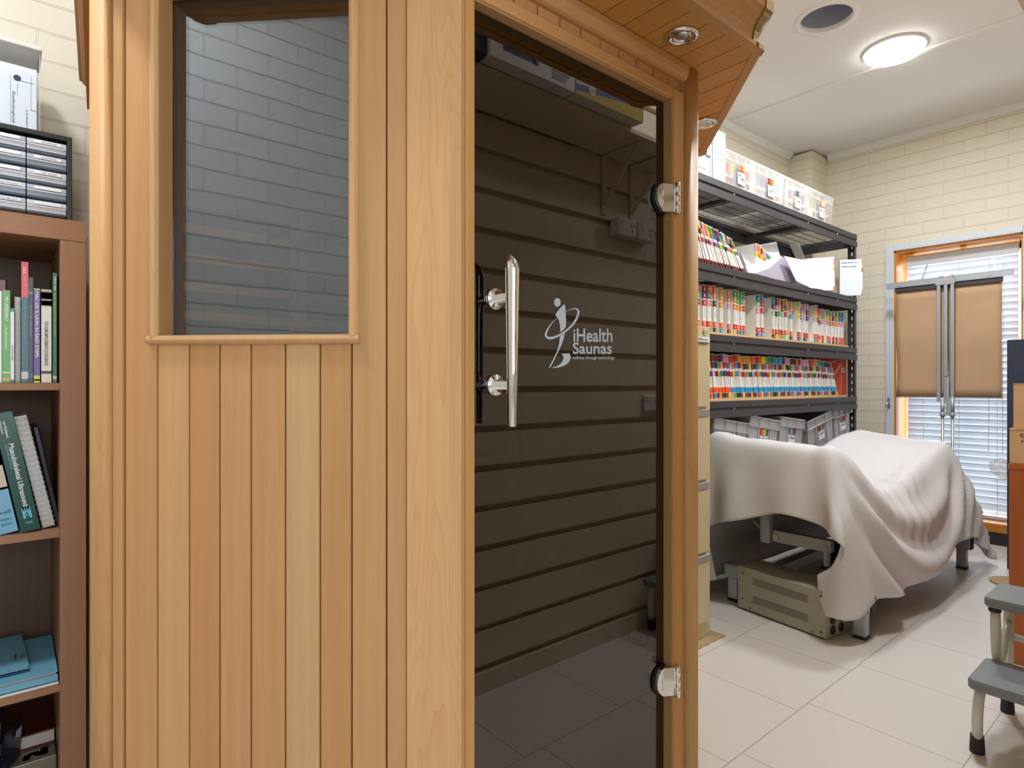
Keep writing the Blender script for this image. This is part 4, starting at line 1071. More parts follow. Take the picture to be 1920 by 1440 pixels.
# ------------------------------------------------------------------ steel shelving
SX0, SX1, SYF, SYB = 2.335, 4.728, 1.745, 2.205
r = root('shelving_unit', (3.53, 1.97, 0), 'tall black steel shelving unit against the brick wall', 'shelving')
for (x, sx) in ((SX0, 1), (SX1, -1)):
    for (y, sy) in ((SYF, 1), (SYB, -1)):
        b = MB(); t = 0.0025 * sx; W = 0.058 * sy
        z = 0.0; hw = 0.011
        ya, yb_, yc, yd = y, y + W * 0.5 - hw * sy * 0.5, y + W * 0.5 + hw * sy * 0.5, y + W
        q = lambda a, c: (min(a, c), max(a, c))
        xx = q(x, x + t)
        b.box(*xx, *q(ya, yb_), 0, 2.155); b.box(*xx, *q(yc, yd), 0, 2.155)
        while z < 2.15:
            b.box(*xx, *q(yb_, yc), z, min(z + 0.030, 2.155)); z += 0.052
        b.box(*q(x, x + 0.030 * sx), *q(y, y + 0.0025 * sy), 0, 2.155)
        b.build('upright', 'black_metal', r)
levels = [2.149, 1.694, 1.331, 0.978, 0.500]
for i, zt in enumerate(levels):
    for (y, sy) in ((SYF, 1), (SYB, -1)):
        y0 = y - 0.006 * sy
        pr = [(0.0, 0.0), (0.0, -0.034), (0.009, -0.037), (0.009, -0.047), (-0.002, -0.050), (-0.002, -0.088), (0.004, -0.090), (0.012, -0.088), (0.014, -0.03), (0.022, -0.03), (0.022, 0.0)]
        b = MB(); b.slab([(SX0 + 0.004, y0 + sy * a, zt + c) for a, c in pr], (SX1 - SX0 - 0.008, 0, 0)); b.build('beam', 'black_metal', r)
    for x in (SX0 + 0.006, SX1 - 0.03):
        MB().box(x, x + 0.022, SYF + 0.02, SYB - 0.02, zt - 0.085, zt - 0.01).build('end_beam', 'black_metal', r)
    for x in (3.10, 3.995):
        MB().box(x - 0.02, x + 0.02, SYF + 0.018, SYB - 0.018, zt - 0.058, zt - 0.036).build('cross_bar', 'black_metal', r)
    if i < 3:
        b = MB(); zz = zt - 0.030; wv = 0.0017
        k = 0
        while SX0 + 0.04 + k * 0.0262 < SX1 - 0.03:
            x = SX0 + 0.04 + k * 0.0262; b.box(x - wv * 0.8, x + wv * 0.8, SYF + 0.018, SYB - 0.018, zz, zz + 0.0026); k += 1
        for k in range(7):
            y = SYF + 0.03 + k * (SYB - SYF - 0.06) / 6; b.box(SX0 + 0.03, SX1 - 0.03, y - wv, y + wv, zz - 0.003, zz)
        b.build('wire_deck', 'black_metal', r)
for zt, x1 in ((1.3315, 4.58), (0.9785, 4.56), (0.5005, 4.69)):
    MB().tone((1.0, 0.98, 0.94)).box(SX0 + 0.033, x1, SYF - 0.004, SYB - 0.025, zt, zt + 0.0115).build('shelf_board', 'ply', r)
b = MB()
for zt in levels[:4]:
    for x in (3.05, 3.95, 4.40): b.lathe((x, SYF + 0.004, zt - 0.042), (0, -1, 0), [(0.007, 0), (0.006, 0.006), (0.003, 0.008)], 12)
b.build('bolts', 'steel', r)

# ------------------------------------------------------------------ patient files
CN = {'red': (196, 42, 40), 'orange': (238, 92, 34), 'amber': (226, 146, 34), 'yellow': (232, 206, 50), 'green': (64, 172, 76), 'teal': (26, 128, 140), 'blue': (44, 150, 210), 'navy': (44, 44, 110), 'purple': (96, 44, 132), 'pink': (226, 150, 186), 'lilac': (206, 170, 214), 'maroon': (110, 34, 42), 'brown': (126, 72, 40), 'black': (40, 36, 36), 'white': (236, 236, 234), 'mint': (150, 214, 160), 'grey': (150, 150, 156)}
C3 = {k: srgb(*v) for k, v in CN.items()}
ORD = ['first', 'second', 'third', 'fourth', 'fifth', 'sixth', 'seventh', 'eighth', 'ninth', 'tenth'] + ['%d%s' % (n, 'st' if n % 10 == 1 and n != 11 else 'nd' if n % 10 == 2 and n != 12 else 'rd' if n % 10 == 3 and n != 13 else 'th') for n in range(11, 100)]
def pfile(x, y, z, t, h, depth, lean, tabs, label, group, yaw=0.0, body=(232, 232, 230), line=True, mark=True, band=0.007):
    """file standing on its lower edge; tabs = [(z fraction from, to, colour name)] on the spine, wrapping onto the left cover"""
    cy, sy_ = math.cos(yaw), math.sin(yaw)
    ex0, ey = Vector((cy, sy_, 0)), Vector((-sy_, cy, 0))
    cl_, sl = math.cos(lean), math.sin(lean)
    ex, ez = ex0 * cl_ + UP * sl, -ex0 * sl + UP * cl_
    o = Vector((x, y, z)) if lean >= 0 else Vector((x, y, z + t * -sl))
    b = MB(); b.tone(srgb(*body)); b.obox(o, ex, ey, ez, (0, t), (0, depth), (0, h))
    e = 0.0005
    for a, c, cn in tabs:
        b.tone(C3[cn])
        b.face([o + ex * 0 - ey * e + ez * (a * h), o + ex * t - ey * e + ez * (a * h), o + ex * t - ey * e + ez * (c * h), o - ey * e + ez * (c * h)])
        b.face([o - ex * e - ey * e + ez * (a * h), o - ex * e + ey * band + ez * (a * h), o - ex * e + ey * band + ez * (c * h), o - ex * e - ey * e + ez * (c * h)])
        if mark and t > 0.008:
            b.tone(C3['white'] if cn not in ('yellow', 'white') else C3['grey']); m0, m1 = a + (c - a) * 0.28, a + (c - a) * 0.72
            b.face([o + ex * (t * 0.38) - ey * 2 * e + ez * (m0 * h), o + ex * (t * 0.62) - ey * 2 * e + ez * (m0 * h), o + ex * (t * 0.62) - ey * 2 * e + ez * (m1 * h), o + ex * (t * 0.38) - ey * 2 * e + ez * (m1 * h)])
    if line:
        b.tone(srgb(110, 108, 112)); b.face([o + ex * (t * 0.42) - ey * e + ez * (0.30 * h), o + ex * (t * 0.56) - ey * e + ez * (0.30 * h), o + ex * (t * 0.56) - ey * e + ez * (0.56 * h), o + ex * (t * 0.42) - ey * e + ez * (0.56 * h)])
    ob = b.build('patient_file', 'paint')
    me = ob.data; c = o + ex * (t / 2) + ey * (depth / 2); me.transform(Matrix.Translation(-c)); ob.location = c
    return tag(ob, label, 'file', group)

# shelf under the carton: upright files with coloured tabs
G3 = 'upright patient files on the shelf above the packed row'
ROW3 = [(1307, 80, 'red', 'green', 'black', 'orange', 'green'), (1319, 9, 'maroon', 'purple', 'red', 'orange', 'grey'), (1327, 6, 'red', 'brown', 'pink', 'red', 'red'), (1332.5, 5, 'amber', 'blue', 'orange', 'orange', 'green'), (1338.5, 6.5, 'orange', 'amber', 'black', 'orange', 'black'), (1351, 8, 'amber', 'amber', 'amber', 'orange', 'blue'), (1367, 7, 'amber', 'amber', 'pink', 'orange', 'maroon'), (1375.5, 6.5, 'green', 'amber', 'amber', 'red', 'yellow'), (1382.5, 6, 'green', 'green', 'amber', 'orange', 'purple'), (1389, 5.5, 'green', 'green', 'amber', 'orange', 'blue'), (1395, 6, 'teal', 'pink', 'red', 'red', 'brown'), (1420, 7.5, 'teal', 'mint', 'pink', 'red', 'purple'), (1428, 6, 'blue', 'red', 'red', 'red', 'blue'), (1450, 6.5, 'blue', 'navy', 'mint', 'orange', 'black'), (1457, 4, 'maroon', 'pink', 'black', 'red', 'yellow'), (1461.2, 4, 'amber', 'pink', 'green', 'red', 'amber'), (1467, 4, 'brown', 'brown', 'mint', 'red', 'green'), (1471.5, 5.6, 'amber', 'brown', 'red', 'orange', 'mint'), (1482, 6, 'amber', 'amber', 'blue', 'orange', 'black'), (1495.5, 5, 'yellow', 'yellow', 'yellow', 'red', 'purple'), (1501, 5, 'pink', 'purple', 'maroon', 'orange', 'blue'), (1507, 4, 'pink', 'pink', 'lilac', 'red', 'black'), (1514, 5, 'lilac', 'maroon', 'navy', 'red', 'grey'), (1527, 6, 'lilac', 'yellow', 'lilac', 'orange', 'blue'), (1533.5, 4, 'red', 'amber', 'maroon', 'red', 'red'), (1538, 4.5, 'orange', 'yellow', 'red', 'orange', 'yellow'), (1543.2, 3.5, 'pink', 'grey', 'lilac', 'red', 'red'), (1551, 5, 'green', 'yellow', 'amber', 'orange', 'blue'), (1556.5, 5, 'green', 'orange', 'red', 'orange', 'red'), (1562, 4, 'grey', 'maroon', 'orange', 'red', 'black'), (1569, 4.5, 'green', 'amber', 'amber', 'red', 'maroon'), (1574, 4, 'teal', 'teal', 'pink', 'orange', 'red'), (1578.5, 4.5, 'teal', 'blue', 'pink', 'orange', 'orange')]
for k, (u, wpx, a, c, d, e, f) in enumerate(ROW3):
    x0, x1 = XA(u, 1.785), XA(u + (wpx if wpx < 50 else 6), 1.785)
    h = 0.252 if k < 25 else 0.236
    j = rnd.uniform(-0.006, 0.006); lean = rnd.uniform(-0.012, 0.05) if 0 < k < 32 else 0.0
    t = max(0.0055, (x1 - x0) * 0.60); lean = min(lean, 0.03)
    pfile(x0, 1.785 + j, 1.3440, t, h + rnd.uniform(-0.006, 0.006), 0.235, lean * 0.6, [(0.84, 0.985, a), (0.71, 0.835, c), (0.56, 0.68, d), (0.12, 0.235, e), (0.01, 0.11, f)],
          'upright file with %s and %s tabs, %s from the left on the middle shelf' % (a, c, ORD[k]), G3)
for (u, v, col, k) in ((1414.5, 567, 'green', 1), (1489.5, 579, 'green', 2)):
    pass

# packed row on the shelf above the crates, leaning steadily further left
G4 = 'packed leaning files on the shelf above the grey crates'
pal = ['red', 'orange', 'amber', 'yellow', 'green', 'teal', 'blue', 'navy', 'purple', 'pink', 'lilac', 'maroon', 'brown', 'black']
top4 = ['maroon', 'brown', 'maroon', 'maroon', 'navy', 'pink', 'pink', 'red', 'red', 'red', 'amber', 'amber', 'amber', 'amber', 'amber', 'orange', 'orange', 'red', 'orange', 'yellow', 'yellow', 'green', 'green', 'teal', 'teal', 'blue', 'blue', 'blue', 'navy', 'pink', 'lilac', 'maroon', 'black', 'maroon', 'amber', 'brown', 'pink', 'pink', 'lilac', 'lilac', 'purple', 'orange', 'orange', 'amber', 'green', 'teal', 'blue', 'teal', 'blue', 'navy', 'maroon', 'black', 'navy', 'red']
N4 = 54
xs0, xs1 = XA(1334, 1.785), XA(1571, 1.785)
x = xs0
for k in range(N4):
    f_ = k / (N4 - 1)
    wid = (xs1 - xs0) / N4
    lean = 0.145 + 0.03 * f_ + (0.26 * max(0, (f_ - 0.78) / 0.22) ** 1.3)
    xx = xs0 + wid * k
    a = top4[k]; c = pal[(k * 5 + 3) % 14]; d = pal[(k * 3 + 7) % 14]
    e, f2 = ('orange', pal[(k * 5 + 1) % 14]) if k < 7 else ('blue', pal[(k * 9 + 2) % 14])
    ob = pfile(xx, 1.785 + rnd.uniform(-0.004, 0.004), 0.9905, wid * 0.80, 0.243 + rnd.uniform(-0.004, 0.004), 0.235, lean, [(0.83, 0.985, a), (0.68, 0.82, c), (0.50, 0.62, d), (0.13, 0.25, e), (0.01, 0.12, f2)],
          'leaning file with %s over %s tabs, %s from the left in the packed row' % (a, c, ORD[k]), G4, mark=False, line=(k % 3 != 1))

# leaning files on the shelf with the carton
G2 = 'steeply leaning files left of the white carton'
cyc = ['red', 'orange', 'red', 'yellow', 'purple', 'pink', 'orange', 'amber', 'green', 'green', 'maroon', 'brown', 'purple', 'maroon', 'teal', 'blue', 'yellow', 'black', 'navy', 'pink', 'brown', 'green']
for k in range(22):
    f_ = k / 21
    xx = 2.78 + 0.43 * f_
    pfile(xx, 1.775 + rnd.uniform(-0.004, 0.004), 1.6965, 0.0135, 0.245 - 0.02 * f_, 0.23, 0.42 + 0.30 * f_ ** 1.5, [(0.84, 0.985, cyc[k]), (0.70, 0.83, cyc[(k * 3 + 4) % 22]), (0.52, 0.63, cyc[(k * 5 + 9) % 22]), (0.02, 0.13, 'maroon')],
          'steeply leaning file with a %s top tab, %s from the sauna beside the carton' % (cyc[k], ORD[k]), G2, mark=False, line=(k % 2 == 0))

# open white carton with files
r = root('file_carton', (3.45, 1.95, 1.70), 'open white cardboard carton with splayed flaps full of files', 'carton')
CZ = 1.6965
b = MB(); b.tone(srgb(176, 170, 190)); b.slab([P(1416, 513, 1.785), P(1467, 527, 1.785), P(1494, 530, 1.785), P(1471, 482, 1.785), P(1466, 482.5, 1.785), P(1441, 504.5, 1.785)], (0, 0.004, 0)); b.build('front_wall', 'paint', r)  # white card front, with its shade put into the lavender grey
b = MB(); b.tone(srgb(226, 226, 232)); b.slab([P(1385, 466, 1.93), P(1456, 453, 1.90), P(1463, 481, 1.83), P(1400, 500, 1.83)], (0.003, 0.004, 0)); b.build('side_wall', 'paint', r)
b = MB(); b.tone(srgb(240, 240, 243)); b.slab([P(1398, 499, 1.822), P(1461, 479, 1.815), P(1467, 482, 1.795), P(1441, 504, 1.795), P(1416, 512.5, 1.795), P(1403, 511, 1.81)], (0.001, 0.004, 0)); b.build('flap', 'paint', r)
b = MB(); b.tone(srgb(238, 238, 240)); b.slab([P(1471, 480, 1.755), P(1527, 492, 1.74), P(1544, 543, 1.735), P(1520, 540, 1.735), P(1493, 527, 1.745)], (0.002, 0.004, 0)); b.build('flap', 'paint', r)
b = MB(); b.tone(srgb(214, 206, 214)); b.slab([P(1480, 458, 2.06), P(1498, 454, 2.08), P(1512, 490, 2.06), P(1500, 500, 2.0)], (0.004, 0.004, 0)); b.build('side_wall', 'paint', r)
b = MB(); b.tone(srgb(200, 196, 204)); b.box(3.26, 3.66, 1.81, 2.12, CZ, CZ + 0.004); b.box(3.26, 3.66, 2.12, 2.124, CZ, CZ + 0.14); b.build('base', 'paint', r)
for k in range(10):
    c1 = ['pink', 'orange', 'amber', 'maroon', 'amber', 'pink', 'blue', 'teal', 'green', 'yellow'][k]
    pfile(3.41 + 0.0205 * k, 1.812, CZ + 0.0045, 0.017, 0.205 - 0.007 * max(0, k - 1), 0.22, 0.0, [(0.78, 0.97, c1), (0.62, 0.76, ['yellow', 'amber', 'orange'][k % 3])], 'file with a %s top tab inside the white carton, %s from its left' % (c1, ORD[k]), 'files inside the white carton', mark=False, line=False)

# files right of the carton
G5 = 'loose files right of the carton'
pfile(4.24, 1.70, CZ + 0.001, 0.028, 0.222, 0.20, 0.0, [(0.84, 0.96, 'grey'), (0.74, 0.84, 'amber'), (0.60, 0.70, 'amber'), (0.0, 0.11, 'orange')], 'white file standing open beside the carton flap', G5, yaw=0.55, body=(228, 236, 244), line=False)
pfile(4.63, 1.668, CZ + 0.001, 0.020, 0.255, 0.145, 0.0, [(0.90, 0.98, 'grey'), (0.80, 0.90, 'yellow'), (0.64, 0.75, 'red'), (0.08, 0.16, 'pink'), (0.0, 0.08, 'green')], 'white file with blue handwriting at the end of its shelf', G5, yaw=0.62, body=(226, 234, 242), line=False)
o5 = bpy.data.objects[[o.name for o in bpy.data.objects if o.get('label') == 'white file with blue handwriting at the end of its shelf'][0]]
b = MB(); b.tone(srgb(50, 70, 150))
ey5 = Vector((-math.sin(0.62), math.cos(0.62), 0)); e5 = Vector((math.cos(0.62), math.sin(0.62), 0)); o_5 = Vector((4.63, 1.668, CZ + 0.001))
for row in range(2):
    for k in range(9): p = o_5 - e5 * 0.001 + ey5 * (0.135 - 0.011 * k) + UP * (0.228 - row * 0.028 + 0.004 * rnd.random()); b.slab([p, p - ey5 * 0.008, p - ey5 * 0.007 + UP * (0.004 + 0.006 * rnd.random()), p + UP * 0.006], -e5 * 0.0003)
w5 = b.build('handwriting', 'paint', o5)
for k in range(8):
    b = MB(); b.tone(srgb(214 - 6 * (k % 3), 208 - 6 * (k % 2), 202)); x0 = 4.425 + 0.01 * rnd.random(); zz = CZ + 0.0015 + 0.0165 * k
    b.slab([(x0, 1.83, zz), (4.62 - 0.004 * k, 1.83 + 0.01 * rnd.random(), zz), (4.63 - 0.003 * k, 2.07, zz), (x0, 2.07, zz)], (0, 0, 0.0145))
    solid(b.build('patient_file', 'paint'), 'flat white file between the two standing files, %s up its pile' % ORD[k], 'file', 'flat files in the pile right of the carton')
for k in range(2):
    b = MB(); b.tone(srgb(234, 232, 234)); b.box(3.90 + 0.03 * k, 4.12, 1.765 + 0.01 * k, 1.98, CZ + 0.001 + 0.008 * k, CZ + 0.0085 + 0.008 * k)
    solid(b.build('patient_file', 'paint'), ['flat white file lowest under the carton flap', 'flat white file second up under the carton flap'][k], 'file', G5)

# ink pot and small box at the end of the upright files
r = root('ink_pot', (4.64, 1.84, 1.331), 'small black ink pot with a red band at the shelf end', 'pot')
b = MB(); b.tone(srgb(24, 24, 26)); b.lathe((4.625, 1.83, 1.3315), (0, 0, 1), [(0.034, 0), (0.036, 0.004), (0.036, 0.028), (0.033, 0.034)], 24); b.build('jar', 'gloss', r)
b = MB(); b.tone(srgb(190, 170, 172)); b.lathe((4.625, 1.83, 1.3315), (0, 0, 1), [(0.0335, 0.0345), (0.0335, 0.048)], 24); b.tone(srgb(170, 50, 56)); b.lathe((4.625, 1.83, 1.3315), (0, 0, 1), [(0.0345, 0.0485), (0.0345, 0.062)], 24); b.tone(srgb(40, 30, 32)); b.lathe((4.625, 1.83, 1.3315), (0, 0, 1), [(0.0345, 0.0625), (0.034, 0.070)], 24); b.build('lid', 'gloss', r)
b = MB(); b.tone(srgb(34, 96, 98)); b.box(4.672, 4.702, 1.80, 1.84, 1.3315, 1.356, 0.002); b.tone(srgb(206, 214, 214)); b.box(4.664, 4.6715, 1.80, 1.84, 1.3315, 1.352)
solid(b.build('ink_box', 'gloss'), 'tiny dark teal box beside the ink pot', 'box')

# orange box behind the packed row
r = root('parcel_box', (4.60, 1.95, 0.99), 'orange red parcel box with a pale ring behind the leaning files', 'box')
ox0, ox1, oyf, oyb, oz0, oz1 = 4.455, 4.69, 1.835, 2.17, 0.991, 1.262
b = MB(); b.tone(srgb(206, 84, 58)); b.slab([(4.605, 1.80, oz0), (ox1, 1.80, oz0), (ox1, 2.15, oz0), (4.535, 2.15, oz0), (4.535, 1.935, oz0)], (0, 0, oz1 - oz0)); b.build('carton', 'paint', r)
# ring printed on the angled left face
oyf = 1.80
pA, pB = Vector((4.535, 1.935, 0)), Vector((4.605, oyf, 0)); eb = (pB - pA).normalized(); nb = Vector((eb.y, -eb.x, 0)); Lb = (pB - pA).length
b = MB(); b.tone(srgb(226, 172, 152)); cx, cz, R1, R0 = Lb * 0.80, 1.135, 0.105, 0.092
q = lambda s, z: pA + nb * 0.001 + eb * s + UP * z
for k in range(30):
    a0, a1 = [PI * (0.5 + 1.0 * kk / 30) for kk in (k, k + 1)]
    if cx + R1 * math.cos((a0 + a1) / 2) < 0.004: continue
    b.face([q(cx + R0 * math.cos(a0), cz + R0 * math.sin(a0)), q(cx + R1 * math.cos(a0), cz + R1 * math.sin(a0)), q(cx + R1 * math.cos(a1), cz + R1 * math.sin(a1)), q(cx + R0 * math.cos(a1), cz + R0 * math.sin(a1))])
b.face([q(Lb * 0.55, 1.10), q(Lb * 0.62, 1.09), q(Lb * 0.98, 1.20), q(Lb * 0.98, 1.225)]); b.face([q(Lb * 0.50, 1.15), q(Lb * 0.56, 1.155), q(Lb * 0.62, 1.09), q(Lb * 0.55, 1.10)])
b.tone(srgb(236, 226, 220)); b.box(4.60, 4.675, oyf - 0.0012, oyf - 0.0004, 1.155, 1.185); b.tone(srgb(120, 60, 50))
for k in range(4): b.box(4.608 + 0.016 * k, 4.618 + 0.016 * k, oyf - 0.0016, oyf - 0.0012, 1.162, 1.178)
b.build('print', 'paint', r)

# ------------------------------------------------------------------ top shelf: tubs, box, carton
TZ = 2.1505
def tub(x0, x1, label, strip, gi):
    r = root('storage_tub', ((x0 + x1) / 2, 1.93, TZ), label, 'tub', 'frosted tubs on the top shelf')
    y0, y1, h, t, ins = 1.755, 2.14, 0.198, 0.003, 0.014
    b = MB()
    lo = [(x0 + ins, y0 + ins), (x1 - ins, y0 + ins), (x1 - ins, y1 - ins), (x0 + ins, y1 - ins)]; hi = [(x0 + 0.006, y0 + 0.006), (x1 - 0.006, y0 + 0.006), (x1 - 0.006, y1 - 0.006), (x0 + 0.006, y1 - 0.006)]
    b.rings([[Vector((*p, TZ)) for p in lo], [Vector((*p, TZ + h - 0.012)) for p in hi]], False, (True, False)); b.build('tub_wall', 'tub', r)
    b = MB(); b.box(x0, x1, y0, y0 + 0.008, TZ + h - 0.013, TZ + h, 0.002); b.box(x0, x1, y1 - 0.008, y1, TZ + h - 0.013, TZ + h, 0.002); b.box(x0, x0 + 0.008, y0 + 0.008, y1 - 0.008, TZ + h - 0.013, TZ + h); b.box(x1 - 0.008, x1, y0 + 0.008, y1 - 0.008, TZ + h - 0.013, TZ + h)
    for k in range(4): xx = x0 + 0.02 + (x1 - x0 - 0.04) * k / 3; b.box(xx - 0.002, xx + 0.002, y0 + 0.003, y0 + 0.009, TZ + h - 0.05, TZ + h - 0.013)
    b.box(x0 + 0.006, x1 - 0.006, y0 + 0.003, y0 + 0.007, TZ + h - 0.052, TZ + h - 0.048); b.build('rim', 'tub', r)
    xm = x0 + (x1 - x0) * 0.50; n = len(strip); yy = y0 + 0.0075
    b = MB(); b.tone(srgb(244, 244, 244)); b.box(xm - 0.038, xm + 0.038, yy - 0.0035, yy - 0.0025, TZ + 0.035, TZ + 0.100)
    for k, cn in enumerate(strip): b.tone(C3[cn]); b.box(xm - 0.034 + 0.068 * k / n, xm - 0.034 + 0.068 * (k + 1) / n, yy - 0.0035, yy - 0.0025, TZ + 0.112, TZ + 0.140)
    b.tone(srgb(40, 40, 50)); 
    for k in range(7): xx = xm - 0.028 + 0.009 * k; z0 = TZ + 0.05 + 0.03 * rnd.random(); b.slab([(xx, yy - 0.0036, z0), (xx + 0.005, yy - 0.0036, z0), (xx + 0.005 + 0.004 * rnd.uniform(-0.5, 1), yy - 0.0036, z0 + 0.018), (xx, yy - 0.0036, z0 + 0.014)], (0, -0.0006, 0))
    b.build('label', 'paint', r)
    for k in range(6):
        cn = pal[(gi * 5 + k * 3) % 14]; b = MB(); w = (x1 - x0 - 0.06) / 6; xx = x0 + 0.03 + w * k
        b.tone(srgb(232, 226, 220)); b.box(xx, xx + w * 0.5, y0 + 0.022, y1 - 0.05, TZ + 0.002, TZ + 0.135)
        b.tone(C3[cn]); b.box(xx, xx + w * 0.5, y0 + 0.0205, y0 + 0.0218, TZ + 0.08, TZ + 0.134); b.tone(C3[pal[(gi + k * 5) % 14]]); b.box(xx, xx + w * 0.5, y0 + 0.0205, y0 + 0.0218, TZ + 0.03, TZ + 0.06)
        solid(b.build('patient_file', 'paint'), 'white file with a %s tab blurred inside the %s frosted tub, %s from its left' % (cn, ORD[gi], ORD[k]), 'file', 'files blurred inside the frosted tubs')
tub(2.988, 3.318, 'frosted tub with orange strip beside the white archive box', ['amber', 'orange', 'orange', 'amber'], 0)
tub(3.326, 3.662, 'frosted tub with maroon, orange and green strip', ['maroon', 'orange', 'orange', 'green'], 1)
tub(3.670, 4.004, 'frosted tub with blue and maroon strip', ['blue', 'maroon', 'grey'], 2)
tub(4.012, 4.372, 'frosted tub with yellow dot at the end of the top shelf', ['amber', 'white'], 3)
b = MB(); b.tone(srgb(238, 238, 240)); b.slab([(3.90, 1.86, TZ + 0.2), (4.02, 1.84, TZ + 0.2), (4.04, 2.05, TZ + 0.2), (3.92, 2.06, TZ + 0.2)], (0, 0, 0.018)); b.tone(srgb(60, 60, 110)); b.box(3.93, 3.96, 1.853, 1.856, TZ + 0.206, TZ + 0.214)
solid(b.build('paper_bundle', 'paint'), 'bundle of white papers on the rims of two frosted tubs', 'papers')
r = root('archive_box', (2.92, 1.93, TZ), 'tall white archive box with green and blue top label', 'box')
AX0, AX1 = 2.862, 2.980
b = MB(); b.tone(srgb(238, 240, 246)); b.box(AX0, AX1, 1.755, 2.08, TZ, 2.425, 0.002); b.build('carton', 'paint', r)
b = MB(); yy = 1.7545
b.tone(srgb(190, 222, 190)); b.box(AX0 + 0.001, AX1 - 0.001, yy - 0.0006, yy, 2.352, 2.384); b.tone(srgb(120, 146, 206)); b.box(AX0 + 0.001, AX1 - 0.001, yy - 0.0006, yy, 2.385, 2.423); b.tone(srgb(226, 234, 246)); b.box(AX0 + 0.02, AX1 - 0.05, yy - 0.001, yy - 0.0006, 2.39, 2.41)
b.tone(srgb(96, 100, 112))
for row in range(3):
    for k in range(6): xx = AX0 + 0.02 + 0.014 * k; z0 = 2.32 - 0.032 * row + 0.008 * rnd.random(); b.slab([(xx, yy - 0.0002, z0), (xx + 0.0032, yy - 0.0002, z0), (xx + 0.007, yy - 0.0002, z0 + 0.018), (xx + 0.003, yy - 0.0002, z0 + 0.016)], (0, -0.0004, 0))
b.build('label', 'paint', r)
r = root('storage_box', (2.68, 1.93, TZ), 'low white box with a black clasp left of the archive box', 'box')
b = MB(); b.tone(srgb(232, 232, 238)); b.box(2.42, 2.856, 1.76, 2.10, TZ, 2.335, 0.003); b.build('carton', 'paint', r)
b = MB(); b.tone(srgb(120, 120, 130)); b.box(2.42, 2.83, 1.7585, 1.7595, 2.262, 2.2655); b.tone(srgb(40, 40, 44)); b.box(2.80, 2.836, 1.757, 1.7595, 2.258, 2.270); b.tone(srgb(170, 160, 160)); b.box(2.42, 2.80, 1.7585, 1.7595, 2.19, 2.193); b.box(2.838, 2.841, 1.7585, 1.7595, 2.16, 2.31); b.build('seam', 'paint', r)

# ------------------------------------------------------------------ crates on the lowest visible shelf
def crate(cx, zr, w, tilt, label, strip, dark=False, h=0.30, yf=1.748):
    r = root('storage_crate', (cx, 1.94, 0.515), label, 'crate', 'grey crates on the low shelf')
    ca, sa = math.cos(tilt), math.sin(tilt); ex, ey, ez = Vector((ca, 0, -sa)), Vector((0, 1, 0)), Vector((sa, 0, ca))
    o = Vector((cx, yf, zr)) - ez * h
    D_ = 0.38
    def ring(s, n, z): return [o + ex * (a * s) + ey * b_ + ez * z for a, b_ in ((-w / 2, n), (w / 2, n), (w / 2, D_ - n), (-w / 2, D_ - n))]
    b = MB()
    b.rings([ring(0.90, 0.018, 0), ring(0.965, 0.010, h)], False, (True, False))
    b.rings([ring(0.95, 0.014, h), ring(0.88, 0.022, 0.01)], False, (False, True)); b.build('crate_body', 'crate', r)
    b = MB()
    def bar(s0, s1, z0, z1, n0=0.0, n1=0.012): b.obox(o, ex, ey, ez, (s0, s1), (n0, n1), (z0, z1))
    bar(-w / 2, w / 2, h - 0.005, h + 0.002); bar(-w / 2, w / 2, h - 0.058, h - 0.053)
    for s in (-0.5, -0.17, 0.16, 0.485): bar(s * w, s * w + 0.005, h - 0.053, h - 0.005, 0.002)
    for s in (-0.5, 0.5): b.obox(o, ex, ey, ez, (s * w - 0.006, s * w + 0.006), (0.0, D_), (h - 0.005, h + 0.002)); b.obox(o, ex, ey, ez, (s * w - 0.004, s * w + 0.004), (0.0, D_), (h - 0.058, h - 0.053))
    for s in (-0.2, 0.2): bar(s * w - 0.004, s * w + 0.004, 0.02, h - 0.058, 0.004, 0.018)
    b.build('rim', 'crate', r)
    b = MB(); n = len(strip)
    for k, cn in enumerate(strip): b.tone(C3[cn]); b.obox(o, ex, ey, ez, (-0.045 + 0.09 * k / n, -0.045 + 0.09 * (k + 1) / n), (0.0085, 0.011), (h - 0.098, h - 0.064))
    b.build('handle_opening', 'paint', r)
    b = MB(); b.tone(srgb(236, 238, 244)); b.obox(o, ex, ey, ez, (-0.045, 0.045), (0.007, 0.0085), (h - 0.160, h - 0.106)); b.tone(srgb(70, 80, 110))
    for k in range(6): s = -0.036 + 0.013 * k; b.obox(o, ex, ey, ez, (s, s + 0.008), (0.0066, 0.007), (h - 0.128 - 0.004 * (k % 2), h - 0.118 + 0.004 * (k % 3)))
    b.build('label', 'paint', r)
t8 = math.radians(7.6)
crate(3.045, 0.868, 0.355, t8, 'grey crate with cream files in its handle slot, beside the filing cabinet', ['white', 'yellow', 'white', 'grey', 'white'])
crate(3.415, 0.868, 0.350, t8, 'grey crate with orange, yellow and green files in its handle slot', ['red', 'orange', 'amber', 'yellow', 'green', 'black'])
crate(3.762, 0.855, 0.315, t8 * 0.8, 'grey crate with blue and pink files in its handle slot', ['teal', 'blue', 'pink', 'maroon', 'brown'])
crate(4.150, 0.860, 0.40, -math.radians(11), 'grey crate tilted upward to the right, fourth along', ['brown', 'maroon', 'amber', 'black'])
crate(4.505, 0.905, 0.27, -math.radians(8), 'scuffed dark grey crate at the shelf end', ['maroon', 'red', 'maroon'], True)

